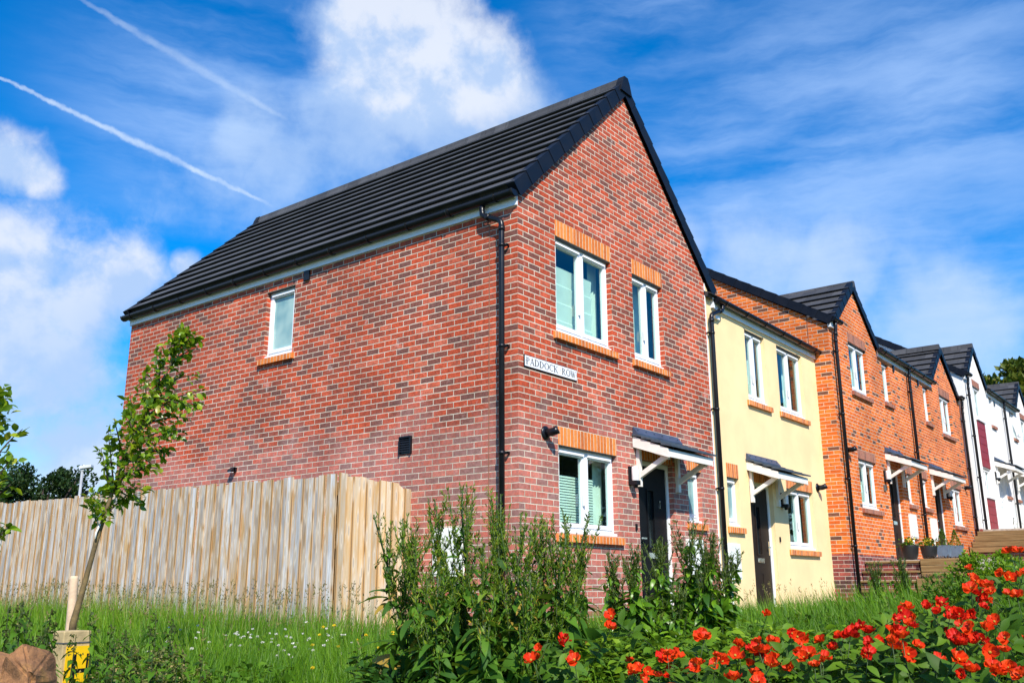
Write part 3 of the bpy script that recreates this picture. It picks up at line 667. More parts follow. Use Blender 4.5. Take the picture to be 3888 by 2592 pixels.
def white_extra(H, R):
    for q0, q1 in ((3.80, 5.18), (1.96, 2.88)):
        e = R(21.64, 22.64); b = MB(); n = 6 if q1-q0 > 1.2 else 4
        for i in range(n): b.box(e[0], e[1], -.55, -.531, q0+(q1-q0)*i/n+.006, q0+(q1-q0)*(i+1)/n-.006)
        b.box(e[0], e[1], -.536, -.5305, q0, q1)
        b.build('cladding_panel', M['redpanel'], H)
        b = MB(); b.box(e[0]-.04, e[1]+.04, -.59, -.531, q1+.002, q1+.035); b.build('window_ledge', M['upvc'], H)
HW, WW, RW = hill_house('white_rendered_house', 'white rendered house with red cladding panels, next to the orange brick houses', -.53, 20.54, XW, False, zW, [M['white_r']], 0, 7.36, (20.95, 22.2, 23.5), geoW); white_extra(HW, RW)
geoW2 = dict(geoW); geoW2['opts'] = [geoW['opts'][0], dict(n=1, inside='net', tilt=True), geoW['opts'][2], geoW['opts'][3]]
HW2, WW2, RW2 = hill_house('white_rendered_house', 'farthest white house at the right edge, with one small upper window propped open', -.53, 20.54, XW, True, dict(zW, foot=1.9), [M['white_r']], 0, 7.36, (20.95, 22.2, 23.5), geoW2); white_extra(HW2, RW2)
# ------------------------------------------------------------------ street name sign
T = thing('street_name_sign', (.65, 0, 3.02), 'white street name plate reading PADDOCK ROW with a black border', 'sign')
b = MB(); b.box(.096, 1.201, -.016, -.003, 2.945, 3.093); b.build('border', M['black'], T, bevel=.004)
b = MB(); b.box(.106, 1.191, -.0185, -.0165, 2.955, 3.083); b.build('plate', simple('sign_white', (.80, .80, .80), .35, .04), T)
def lettering(b, text, x, z, h, y, gap=.30):
    """thick-and-thin serif capitals built from strokes; returns the end of the line"""
    TK, TN, SR, SX = .15, .07, .065, 1.3
    def stroke(p, q, w):
        (x0, y0), (x1, y1) = p, q; hw = w/2
        if abs(y1-y0) > .01: pts = [(x0-hw, y0), (x0+hw, y0), (x1+hw, y1), (x1-hw, y1)]
        else: pts = [(x0, y0-hw), (x1, y0-hw), (x1, y0+hw), (x0, y0+hw)]
        b.poly([(x+u*h*SX, y, z+v*h) for u, v in pts])
    def serif(cx, cy, w=.26): stroke((cx-w/2, cy+(SR/2 if cy < .5 else -SR/2)), (cx+w/2, cy+(SR/2 if cy < .5 else -SR/2)), SR)
    def arc(cx, cy, rx, ry, a0, a1, n=18):
        for i in range(n):
            q = []
            for a, inn in ((a0+(a1-a0)*i/n, 0), (a0+(a1-a0)*(i+1)/n, 0), (a0+(a1-a0)*(i+1)/n, 1), (a0+(a1-a0)*i/n, 1)):
                t = math.radians(a); wd = TN+(TK-TN)*abs(math.cos(t))**1.4
                rr = (rx-(wd if inn else 0), ry-(TN if inn else 0)); q.append((cx+rr[0]*math.cos(t), cy+rr[1]*math.sin(t)))
            b.poly([(x+u*h*SX, y, z+v*h) for u, v in q])
    for ch in text:
        if ch == 'P': stroke((.12, 0), (.12, 1), TK); serif(.12, 0, .34); serif(.06, 1, .2); arc(.18, .74, .40, .26, -90, 90); w = .58
        elif ch == 'R': stroke((.12, 0), (.12, 1), TK); serif(.12, 0, .32); serif(.06, 1, .2); arc(.18, .75, .38, .25, -90, 90); stroke((.30, .52), (.62, 0), TK*.9); serif(.64, 0, .2); w = .72
        elif ch == 'A': stroke((.08, 0), (.36, 1), TN); stroke((.36, 1), (.66, 0), TK*.95); stroke((.2, .33), (.54, .33), TN); serif(.08, 0, .24); serif(.66, 0, .28); w = .76
        elif ch == 'D': stroke((.12, 0), (.12, 1), TK); arc(.18, .5, .56, .5, -90, 90); serif(.08, 0, .22); serif(.08, 1, .22); w = .78
        elif ch == 'O': arc(.42, .5, .42, .5, 0, 360, 30); w = .84
        elif ch == 'C': arc(.44, .5, .44, .5, 48, 312, 24); stroke((.72, .70), (.74, .94), TN); w = .76
        elif ch == 'K': stroke((.12, 0), (.12, 1), TK); serif(.12, 0, .32); serif(.12, 1, .32); stroke((.2, .42), (.62, 1), TN); stroke((.32, .58), (.66, 0), TK*.95); serif(.64, 1, .24); serif(.68, 0, .24); w = .78
        elif ch == 'W': stroke((.06, 1), (.30, 0), TK*.9); stroke((.30, 0), (.50, .92), TN); stroke((.44, 1), (.68, 0), TK*.9); stroke((.68, 0), (.92, 1), TN); serif(.06, 1, .24); serif(.92, 1, .22); w = .96
        elif ch == '7': stroke((.02, .95), (.55, .95), .12); stroke((.52, .95), (.20, 0), .13); w = .6
        elif ch == '.': stroke((.05, .46), (.12, .46), .10); w = .16
        else: w = .12
        x += (w*SX+gap*.5)*h
    return x
b = MB(); lettering(b, 'PADDOCK', .132, 2.978, .084, -.0192, .28); lettering(b, '.', .822, 2.976, .10, -.0192); lettering(b, 'ROW', .868, 2.978, .084, -.0192, .22)
b.build('lettering', M['black'], T)
b = MB()
for xx in (.122, 1.172): b.tube([(xx, -.017, 3.02), (xx, -.022, 3.02)], .006, 8)
b.build('screw', M['chrome'], T)
# ------------------------------------------------------------------ ground
def sst(a, b, x): t = np.clip((x-a)/(b-a), 0, 1); return t*t*(3-2*t)
FH = FW[:2]/np.linalg.norm(FW[:2]); RH = np.array([FH[1], -FH[0]])
def ground(x, y):
    x, y = np.asarray(x, float), np.asarray(y, float)
    s = (x-CAM[0])*FH[0]+(y-CAM[1])*FH[1]; l = (x-CAM[0])*RH[0]+(y-CAM[1])*RH[1]
    g = np.interp(s, [2.2, 4.2, 6.5, 10, 12], [-1.15, -.52, -.28, -.12, -.08])
    g = np.where(s < 2.2, -1.15, g)
    g = g+.11*np.clip(l, 0, 5)*sst(4, 6.5, s)*(1-sst(8, 11, s))
    up = sst(10.7, 12.2, x)*.72+sst(19.3, 20.6, x)*.95
    g = g+up*sst(-14, -3, y)
    return g+.025*np.sin(x*1.7+y*.6)*np.sin(y*1.9)
def ground_mat():
    m, t, b = newmat('soil_and_turf'); tc = t.node('ShaderNodeTexCoord').outputs['Object']
    n = t.noise(tc, 2.5, 6, .65); n2 = t.noise(tc, 30., 4, .7)
    c = t.ramp(n, [(.3, (.035, .05, .012)), (.55, (.06, .085, .018)), (.75, (.10, .085, .045))]); f = t.smooth(n2, .25, .75, .6, 1.3)
    t.put(b.inputs['Base Color'], t.mix(1., c, t.comb(f, f, f), 'MULTIPLY')); b.inputs['Roughness'].default_value = .95; bump(t, b, n2, .8, .03); return m
gx_ = np.unique(np.concatenate([np.linspace(-60, -14, 12), np.linspace(-14, 34, 130), np.linspace(34, 260, 14), np.linspace(-260, -60, 8)])); gy_ = np.unique(np.concatenate([np.linspace(-80, -10, 12), np.linspace(-10, 16, 80), np.linspace(16, 300, 16)]))
GX, GY = np.meshgrid(gx_, gy_, indexing='ij'); GZ = ground(GX, GY)
nx, ny = len(gx_), len(gy_); idx = np.arange(nx*ny).reshape(nx, ny)
quads = np.stack([idx[:-1, :-1], idx[1:, :-1], idx[1:, 1:], idx[:-1, 1:]], -1).reshape(-1, 4)
gr = npmesh('ground', np.stack([GX, GY, GZ], -1).reshape(-1, 3), quads.ravel(), np.full(len(quads), 4), ground_mat()); gr['kind'] = 'structure'
# terrace paths in front of the hill houses
b = MB(); b.hexa([(10.80, -1.45, .3), (20.3, -1.45, .3), (20.3, -.345, .3), (10.80, -.345, .3), (10.80, -1.45, .90), (20.3, -1.45, 1.14), (20.3, -.345, 1.14), (10.80, -.345, .90)])
o = b.build('path', M['gravel']); o['kind'] = 'structure'
b = MB(); b.box(20.56, 31, -2.2, -.54, 1.0, 1.93); o = b.build('path', M['gravel']); o['kind'] = 'structure'
# ------------------------------------------------------------------ steps and sleeper walls
def wood(name, c0, c1, sc=1., knots=True, vertical=True, grey=None):
    m, t, b = newmat(name); oc = t.node('ShaderNodeTexCoord').outputs['UV']; u, v, _ = t.sep(oc)
    if not vertical: u, v = v, u
    bd = t.node('ShaderNodeAttribute', attribute_name='rnd').outputs['Fac']
    vec = t.comb(t.m('MULTIPLY', u, 26.*sc), t.m('MULTIPLY', v, 1.6*sc), t.m('MULTIPLY', bd, 37.))
    g = t.noise(vec, 1.6, 6, .65); g2 = t.noise(t.comb(t.m('MULTIPLY', u, 5.), t.m('MULTIPLY', v, 1.1), t.m('MULTIPLY', bd, 11.)), 1.3, 4, .6)
    c = t.mix(t.smooth(g, .3, .7), (*c0, 1), (*c1, 1))
    if grey is not None:
        amt = t.m('MULTIPLY', t.smooth(g2, .30, .55), t.smooth(bd, .0, .8, .5, 1.))
        c = t.mix(amt, c, t.mix(t.smooth(g, .25, .75), (*grey[0], 1), (*grey[1], 1)))
    f = t.smooth(t.m('FRACT', t.m('MULTIPLY', bd, 7.31)), 0., 1., .72, 1.14); c = t.mix(1., c, t.comb(f, f, f), 'MULTIPLY')
    if knots:
        vo = t.node('ShaderNodeTexVoronoi', i_Scale=1., voronoi_dimensions='2D'); t.put(vo.inputs['Vector'], t.comb(t.m('ADD', t.m('MULTIPLY', u, 13.), t.m('MULTIPLY', bd, 53.)), t.m('ADD', t.m('MULTIPLY', v, 2.3), t.m('MULTIPLY', bd, 17.))))
        kn = t.smooth(vo.outputs['Distance'], .10, .165, 1., 0.); c = t.mix(t.m('MULTIPLY', kn, .85), c, (.09, .05, .03, 1))
        ul = t.m('MULTIPLY', t.m('FRACT', t.m('DIVIDE', u, .37)), .37); ed = t.m('MAXIMUM', t.smooth(ul, .018, .030, 1., 0.), t.smooth(ul, .094, .104, 0., 1.))
        c = t.mix(t.m('MULTIPLY', ed, .8), c, (.50, .29, .11, 1)); gap = t.smooth(ul, .004, .012, 1., 0.); c = t.mix(t.m('MULTIPLY', gap, .75), c, (.10, .06, .03, 1))
        halo = t.smooth(vo.outputs['Distance'], .14, .36, .55, 0.); c = t.mix(halo, c, (.70, .62, .50, 1))
    t.put(b.inputs['Base Color'], c); b.inputs['Roughness'].default_value = .85; b.inputs['Specular IOR Level'].default_value = .2
    bump(t, b, g, .5, .004); return m
M['fence'] = wood('fence_weathered', (.42, .25, .10), (.60, .41, .21), grey=((.31, .30, .29), (.66, .645, .63)))
M['fence_new'] = wood('fence_golden', (.55, .34, .14), (.70, .48, .24), grey=((.52, .43, .30), (.64, .55, .42)))
M['sleeper'] = wood('timber_sleeper', (.26, .15, .06), (.45, .29, .13), sc=.6, knots=False, vertical=False)
T = thing('garden_steps', (10.5, -.9, .2), 'brick and timber steps climbing to the orange brick houses', 'steps')
for x, z in ((10.12, .34), (10.24, .52), (10.465, .70), (10.69, .885)):
    b = MB(); b.box(x+.03, 11.2 if z < .8 else 10.78, -1.36, -.36, z-.23, z-.04); b.build('riser', M['plinth'], T)
    b = MB(); b.box(x-.01, x+.33, -1.39, -.36, z-.04, z); b.build('tread', M['sleeper'], T, bevel=.006)
def sleeper_wall(label, x0, parts):
    T = thing('sleeper_wall', (x0, -1.8, .2), label, 'retaining wall')
    for (xa, xb, ya, yb, za, zb) in parts:
        b = MB(); b.box(xa, xb, ya, yb, za, zb); b.build('sleeper', M['sleeper'], T, bevel=.01)
sleeper_wall('timber sleeper retaining wall beside the brick steps, bark mulch on top', 10.6, [(10.62, 10.82, -2.35, -1.41, .665, .79), (10.62, 10.82, -2.35, -1.41, .795, .915), (10.25, 10.45, -2.2, -1.41, .40, .55), (10.25, 10.45, -2.2, -1.41, .26, .395), (10.62, 10.82, -2.35, -1.41, .54, .66)])
sleeper_wall('timber sleeper steps below the white houses', 19.3, [(18.6, 18.8, -2.8, -.56, 1.25, 1.38), (18.95, 19.15, -2.8, -.56, 1.40, 1.53), (19.3, 19.5, -2.8, -.56, 1.55, 1.70), (19.7, 19.9, -2.9, -.56, 1.72, 1.84)])
b = MB(); b.box(18.7, 20.5, -2.7, -.56, .9, 1.24); b.box(19.1, 20.5, -2.7, -.56, 1.245, 1.39); b.box(19.46, 20.5, -2.7, -.56, 1.395, 1.54); b.box(19.85, 20.5, -2.8, -.56, 1.545, 1.71)
tag(b.build('brick_retaining_wall', M['plinth']), 'low brick retaining wall under the white houses, behind the sleeper steps', 'retaining wall')
def chips(name, label, cx, cy, wx, wy, z, n, seed, mat):
    r = np.random.default_rng(seed); p = np.stack([cx+r.uniform(-wx, wx, n), cy+r.uniform(-wy, wy, n), z+r.uniform(0, .03, n)], 1)
    ax = r.normal(size=(n, 3)); ax[:, 2] *= .3; q = scatter([(-.2, 0, 0), (.2, 0, 0), (.15, 1, .1), (-.15, 1, .1)], [(0, 1, 2, 3)], p, frames(ax, np.array([0, 0, 1.])), r.uniform(.03, .08, n))
    tag(npmesh(name, *q[:3], mat, smooth=False), label, kind='stuff')
M['bark'] = simple('bark_chips', (.10, .065, .045), .95, .5, 30.)
chips('bark_mulch', 'dark bark mulch on the sleeper bed', 11.2, -1.85, .38, .45, .915, 700, 3, M['bark']); chips('bark_mulch', 'dark bark mulch on the lower sleeper bed', 10.5, -1.8, .1, .4, .56, 220, 4, M['bark'])
# ------------------------------------------------------------------ close-board fence
T = thing('timber_fence', (-1.14, 6, 0), 'tall weathered close-board timber fence round the back garden', 'fence')
def boards(name, p0, p1, z0f, z1f, out, mat, seed, wd=.098, closed=0.):
    rr = random.Random(seed); p0, p1 = Vector(p0), Vector(p1); L = (p1-p0).length; d = (p1-p0)/L; o = Vector(out)
    V, F, R, UV = [], [], [], []; n = int(L/wd); wd = L/n
    for i in range(n):
        a = i*wd; w = wd+.012; off = .0 if i % 2 else .020; th = .016
        off += rr.uniform(0, .006); dz = rr.uniform(-.026, .012); lean = rr.uniform(-.008, .008)
        q0, q1 = p0+d*a+o*off, p0+d*(a+w)+o*off
        za, zb = z1f(a)+dz, z1f(a+w)+dz; zg = z0f(a)
        c = []
        for q, zt in ((q0, za), (q1, zb)):
            for t_ in (0, th): c.append((q+o*t_, zg, zt))
        i0 = len(V); 
        for q, lo, hi in c: V += [(q.x, q.y, lo), (q.x+d.x*lean, q.y+d.y*lean, hi)]
        F += [(i0+2, i0+3, i0+7, i0+6), (i0, i0+1, i0+3, i0+2), (i0+4, i0+6, i0+7, i0+5), (i0+1, i0+5, i0+7, i0+3), (i0, i0+4, i0+5, i0+1)]
        R += [rr.random()]*8; uo = i*.37; UV += [(uo, lo) if k % 2 == 0 else (uo, hi) for k, (q, lo, hi) in [(k, c[k//2]) for k in range(8)]]
        for k in range(8): UV[i0+k] = (uo+(w if k >= 4 else 0)+(.02 if k % 4 < 2 else 0), UV[i0+k][1])
    fl = np.concatenate([np.array(f) for f in F]); base = BASE[T.name]
    V = np.array(V)-np.array(base); o_ = npmesh(name, V, fl, np.full(len(F), 4), mat, T, rnd=R, smooth=False)
    ul = o_.data.uv_layers.new(name='UVMap'); ul.data.foreach_set('uv', np.array([UV[k] for k in fl], np.float32).ravel()); return o_
ztop = lambda a: 1.70+.0165*a
boards('fence_panel', (-1.14, 1.74, 0), (-1.14, 14.2, 0), lambda a: -.35, lambda a: 1.695+.0165*a, (-1, 0, 0), M['fence'], 5)
boards('return_panel', (-1.165, 1.735, 0), (-.004, 1.735, 0), lambda a: -.35, lambda a: 1.70-.035*a-(.055 if a > .98 else 0), (0, -1, 0), M['fence_new'], 8)
b = MB()
for zz in (.25, .9, 1.5): b.box(-1.125, -1.07, 1.80, 14.2, zz-.04, zz+.04)
b.build('rail', M['sleeper'], T)
for i in range(7):
    b = MB(); y_ = 1.9+i*2.0; b.box(-1.065, -.965, y_, y_+.1, -.4, 1.62+.0165*(y_-1.74)); b.build('post', M['sleeper'], T)
# ------------------------------------------------------------------ pots by the orange houses
M['pot'] = simple('black_pot', (.012, .012, .013), .45, .2, 6.); M['planter'] = simple('blue_grey_planter', (.13, .18, .25), .5, .12, 4.)
def leafmat(name, cols, trans=.25, rough=.55, spec=.22, back=None):
    m, t, b = newmat(name); a = t.node('ShaderNodeAttribute', attribute_name='rnd').outputs['Fac']
    c = t.ramp(a, [(i/(len(cols)-1), c_) for i, c_ in enumerate(cols)])
    t.put(b.inputs['Base Color'], c); b.inputs['Roughness'].default_value = rough; b.inputs['Specular IOR Level'].default_value = spec
    out = t.n['Material Output']; tl = t.node('ShaderNodeBsdfTranslucent'); t.put(tl.inputs[0], t.mix(.5, c, (.25, .34, .02, 1), 'ADD') if back is None else back)
    mx = t.node('ShaderNodeMixShader', i_0=trans); t.l.new(b.outputs[0], mx.inputs[1]); t.l.new(tl.outputs[0], mx.inputs[2]); t.l.new(mx.outputs[0], out.inputs[0]); return m
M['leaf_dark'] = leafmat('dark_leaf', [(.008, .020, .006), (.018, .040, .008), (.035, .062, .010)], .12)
M['leaf_mid'] = leafmat('mid_leaf', [(.020, .055, .006), (.055, .13, .008), (.12, .22, .012)], .25)
M['leaf_bright'] = leafmat('bright_leaf', [(.06, .14, .006), (.13, .25, .010), (.25, .36, .018)], .3)
M['leaf_sap'] = leafmat('sapling_leaf', [(.035, .085, .004), (.10, .20, .005), (.24, .34, .008), (.34, .30, .03)], .28, .35, .5)
M['petal_y'] = leafmat('yellow_petal', [(.80, .55, .02), (.85, .70, .05)], .2)
M['petal_w'] = leafmat('white_petal', [(.70, .66, .60), (.85, .85, .80)], .2)
def cloud_leaves(name, mat, n, fn, size, parent=None, tmpl=LEAF2, up=.6, seed=0, bias=None, jit=1., loc=(0, 0, 0)):
    r = np.random.default_rng(seed); p = fn(r, n); c = p.mean(0); ax = (p-c)*.6+r.normal(size=(n, 3))*jit*np.abs(p-c).mean(); ax[:, 2] += up*np.abs(p-c).mean()
    s = r.uniform(size[0], size[1], n); v, f, t, i = scatter(*tmpl, p, frames(ax, r.normal(size=(n, 3))+[0, 0, 1.2]), np.stack([s*.62, s, s], 1))
    rn = np.clip(r.normal(.5, .24, n) if bias is None else bias(p, r), 0, 1)
    return npmesh(name, v, f, t, mat, parent, rnd=rn[i], smooth=True, loc=loc)
def pot_thing(kind, x, y, z, label):
    T = thing('potted_plant', (x, y, z), label, 'potted plant', 'pots in front of the orange houses')
    b = MB()
    if kind == 'round': b.lathe((x, y, z), [(0, 0), (.115, 0), (.150, .10), (.168, .24), (.172, .275), (.160, .275), (.155, .23), (0, .23)], 24)
    else:
        w0, w1, h = .10, .145, .29; q = [(-1, -1), (1, -1), (1, 1), (-1, 1)]
        b.hexa([(x+a*w0, y+c*w0, z) for a, c in q]+[(x+a*w1, y+c*w1, z+h) for a, c in q])
    b.build('pot', M['pot' if kind == 'round' else 'planter'], T, bevel=.004)
    sd = int(x*100) % 97
    if kind == 'round':
        cloud_leaves('foliage', M['leaf_mid'], 160, lambda r, n: np.stack([r.normal(0, .07, n), r.normal(0, .07, n), .25+np.abs(r.normal(.05, .05, n))], 1), (.04, .08), T, seed=sd)
        cloud_leaves('flowers', M['petal_y'], 70, lambda r, n: np.stack([r.normal(0, .045, n), r.normal(0, .045, n), .36+r.normal(0, .028, n)], 1), (.025, .045), T, seed=sd+1)
    else:
        def cone(r, n):
            t_ = r.uniform(0, 1, n)**1.3; a = r.uniform(0, 6.283, n); rad = (.125*(1-t_)+.01)*r.uniform(.75, 1.05, n); return np.stack([rad*np.cos(a), rad*np.sin(a), .27+t_*.37], 1)
        cloud_leaves('foliage', M['leaf_mid'], 900, cone, (.018, .035), T, seed=sd)
pz = lambda x: .905+.0245*(x-10.7)
pot_thing('round', 11.35, -1.05, pz(11.35), 'round black pot with yellow flowers, standing by the dark door')
pot_thing('round', 12.75, -1.05, pz(12.75), 'round black pot with yellow flowers, standing between the two meter boxes')
pot_thing('square', 13.95, -1.05, pz(13.95), 'blue grey planter with conical shrub, in front of the second dark door')
pot_thing('square', 15.05, -1.05, pz(15.05), 'blue grey planter with conical shrub, under the farther ground floor window')
T = thing('hose_reel', (24.3, -.75, 1.93), 'small garden hose reel by the white house door', 'hose reel')
b = MB()
for i in range(4): b.tube([(24.3+(.15+.015*i)*math.cos(t), -.72-.03*(i % 2), 2.14+(.15+.015*i)*math.sin(t)) for t in np.linspace(0, 6.283, 20)], .014, 6)
b.build('hose', M['meter'], T); b = MB(); b.tube([(24.15, -.68, 1.93), (24.3, -.68, 2.2), (24.45, -.68, 1.93)], .014, 6); b.tube([(24.3, -.68, 2.2), (24.3, -.68, 2.45), (24.42, -.68, 2.45)], .014, 6); b.build('stand', M['steel'], T)
# ------------------------------------------------------------------ sapling, stake, marker post, rocks
M['trunk'] = simple('sapling_bark', (.14, .095, .035), .8, .4, 14., bmp=.004, bscale=70.); M['twig'] = simple('dark_twig', (.045, .028, .02), .8, .3, 20.); M['stake'] = simple('pale_stake', (.58, .42, .28), .85, .15, 8., bmp=.003)
V2N = 1.65306
def vp(x, y, d): return at(x*V2N, y*V2N, d)
def sapling(name, label, trunk, rads, branches, leaves, seed, cat='tree', lsz=(.045, .085)):
    base = trunk[0]; T = thing(name, tuple(base), label, cat, None); r = np.random.default_rng(seed)
    b = MB(); b.tube(trunk, rads, 10); b.build('trunk', M['trunk'], T)
    b = MB(); anchors = []
    for br in branches:
        pts = [Vector(p) for p in br]; L = sum((q-p).length for p, q in zip(pts, pts[1:])); n = len(pts)
        b.tube(pts, [max(.0022, .0085*(1-.75*i/(n-1))) for i in range(n)], 6)
        for p, q in zip(pts, pts[1:]):
            m_ = max(2, int((q-p).length/.035))
            for k in range(m_): anchors.append((np.array(p+(q-p)*(k/m_)), np.array((q-p).normalized())))
    b.build('branches', M['twig'], T)
    P, A = [], []
    for _ in range(leaves):
        a, d = anchors[r.integers(len(anchors))]
        off = r.normal(0, .022, 3); P.append(a+off); A.append(d*.7+r.normal(0, .75, 3)+[0, 0, -.15])
    P, A = np.array(P), np.array(A); s = r.uniform(*lsz, len(P))
    v, f, t, i = scatter(*leaf_template(.62, .28, .38), P, frames(A, r.normal(size=(len(P), 3))*.5+[0, 0, 1]), s)
    rn = np.clip(r.beta(2., 2.6, len(P)), 0, 1); npmesh('leaves', v-np.array(base), f, t, M['leaf_sap'], T, rnd=rn[i], smooth=True)
    return T
D = 7.3; tr = [(163, 1478), (168, 1430), (185, 1372), (205, 1300), (222, 1240), (240, 1185)]
stem = tr+[(258, 1130), (280, 1070), (303, 1020), (330, 960), (358, 900), (385, 850), (405, 805), (425, 770)]
trunk = [vp(x, y, D) for x, y in stem]; rads = [.026, .024, .020, .0175, .016, .0145, .013, .014, .012, .010, .008, .007, .005, .003]
rr = random.Random(21); BR = []
def twig(p0, p1, bow=.0, dd=0., k=6):
    out = []
    for i in range(k):
        t = i/(k-1); x = p0[0]+(p1[0]-p0[0])*t; y = p0[1]+(p1[1]-p0[1])*t-bow*math.sin(math.pi*t); out.append(vp(x, y, D+dd*t))
    return out
for a, c, bow, dd in [((238, 1190), (205, 1150), -8, -.15), ((240, 1185), (330, 1115), 8, .2), ((245, 1165), (205, 1130), -6, .2), ((258, 1130), (345, 1040), 10, -.25), ((258, 1130), (232, 1030), -6, .2), ((262, 1120), (248, 985), -4, -.1), ((280, 1070), (380, 1030), 6, .3), ((285, 1060), (262, 960), 0, -.2), ((303, 1020), (410, 985), 8, -.3), ((303, 1020), (300, 900), 4, .25), ((320, 980), (440, 960), 10, .25), ((330, 960), (470, 895), 12, -.2), ((335, 950), (335, 860), 6, .2), ((358, 900), (455, 860), 10, .2), ((365, 890), (370, 800), 6, -.15), ((385, 850), (450, 800), 10, .15), ((400, 815), (400, 770), 2, -.1), ((410, 800), (458, 778), 8, .1), ((425, 770), (418, 756), 0, 0), ((300, 1030), (430, 1000), 14, .1), ((270, 1095), (365, 1075), 8, -.1), ((345, 925), (400, 880), 6, .3), ((290, 1045), (345, 955), 2, .3), ((350, 915), (440, 935), 4, -.3), ((310, 1000), (290, 945), 0, .1), ((340, 940), (465, 930), 10, .1), ((295, 1040), (400, 1045), 8, .35), ((262, 1120), (330, 1150), -4, .2)]:
    BR.append(twig(a, c, bow, dd))
BR.append(trunk[8:])
sapling('sapling_tree', 'young leaning tree in front of the fence, tied to a short stake', trunk, rads, BR, 1500, 4, lsz=(.036, .072))
# twigs of the second sapling whose trunk stands just left of the picture
D = 6.4; t2 = [(-60, 1500), (-50, 1350), (-42, 1200), (-34, 1080), (-25, 980), (-12, 910)]; trunk2 = [vp(x, y, D) for x, y in t2]; BR = []
for a, c, bow, dd in [((-12, 915), (14, 905), 2, .1), ((-25, 985), (18, 930), 6, 0), ((-34, 1060), (12, 965), 4, .15), ((-36, 1090), (52, 985), 10, 0), ((-38, 1120), (26, 1070), 8, .1), ((-40, 1160), (30, 1045), 6, -.1), ((-42, 1180), (25, 1112), 6, 0), ((-46, 1260), (22, 1205), -6, .1), ((-25, 980), (-10, 905), 0, 0)]: BR.append(twig(a, c, bow, dd))
sapling('sapling_tree', 'leafy twigs of a second young tree entering at the left edge', trunk2, [.026, .022, .018, .014, .010, .005], BR, 260, 9, lsz=(.04, .075))
D = 7.42; p0, p1 = vp(158, 1480, D), vp(171, 1322, D)
b = MB(); b.tube([p0-np.array([0, 0, .3]), p0, p1-np.array([0, 0, .02]), p1], [.031, .031, .029, .025], 12); tag(b.build('tree_stake', M['stake'], loc=tuple(p0)), 'short round pale wooden stake beside the young leaning tree', 'stake')
b = MB(); q0, q1 = vp(236, 1205, 7.28), vp(218, 1245, 7.28)
b.tube([vp(232, 1178, 7.25), vp(222, 1190, 7.25), vp(226, 1205, 7.27)], .005, 6); b.tube([vp(230, 1203, 7.27), vp(221, 1222, 7.26), vp(219, 1236, 7.26)], .006, 6); tag(b.build('plant_tag', M['meter'], loc=tuple(q0)), 'thin white plastic tag tied round the sapling trunk', 'tag')
# concrete hydrant marker post
PD = 6.3; pc = vp(180, 1448, PD); gz = float(ground(pc[0], pc[1])); T = thing('marker_post', (pc[0], pc[1], gz), 'short concrete hydrant marker post with a yellow plate, behind the rocks', 'marker post')
mc = simple('marker_concrete', (.44, .33, .16), .9, .2, 12., bmp=.004, bscale=50.)
vd = np.array([pc[0]-CAM[0], pc[1]-CAM[1]]); vd /= np.linalg.norm(vd); ang = math.atan2(vd[1], vd[0])-math.pi/2+math.radians(33)
ex, ey = np.array([math.cos(ang), math.sin(ang)]), np.array([-math.sin(ang), math.cos(ang)])
def pp(u, w, z): return (pc[0]+ex[0]*u+ey[0]*w, pc[1]+ex[1]*u+ey[1]*w, z)
def pbox(b, u0, u1, w0, w1, z0, z1): b.hexa([pp(u0, w0, z0), pp(u1, w0, z0), pp(u1, w1, z0), pp(u0, w1, z0), pp(u0, w0, z1), pp(u1, w0, z1), pp(u1, w1, z1), pp(u0, w1, z1)])
zt = pc[2]; b = MB(); pbox(b, -.088, .088, 0, .15, gz-.3, zt); b.build('post', mc, T, bevel=.006)
b = MB(); pbox(b, -.065, .083, -.008, -.001, zt-.46, zt-.085); b.build('plate', simple('hydrant_yellow', (.82, .50, .005), .4, .06, 8.), T)
b = MB(); yq = -.0095
def flat(b, u0, u1, z0, z1): b.poly([pp(u0, yq, z0), pp(u1, yq, z0), pp(u1, yq, z1), pp(u0, yq, z1)])
flat(b, -.022, .0, zt-.44, zt-.13); flat(b, .0, .066, zt-.235, zt-.212); flat(b, .066, .079, zt-.44, zt-.13); flat(b, .0, .066, zt-.44, zt-.425)
for (a, c) in (((.028, -.29), (.052, -.29)), ((.051, -.29), (.036, -.345))): b.bar(pp(a[0], yq, zt+a[1]), pp(c[0], yq, zt+c[1]), .002, .010, up=(ey[0], ey[1], 0)); 
b.build('lettering', M['black'], T)
b = MB()
for zz in (zt-.062, zt-.40): pbox(b, -.091, .091, -.004, .154, zz-.007, zz)
b.build('wire_band', M['steel'], T)
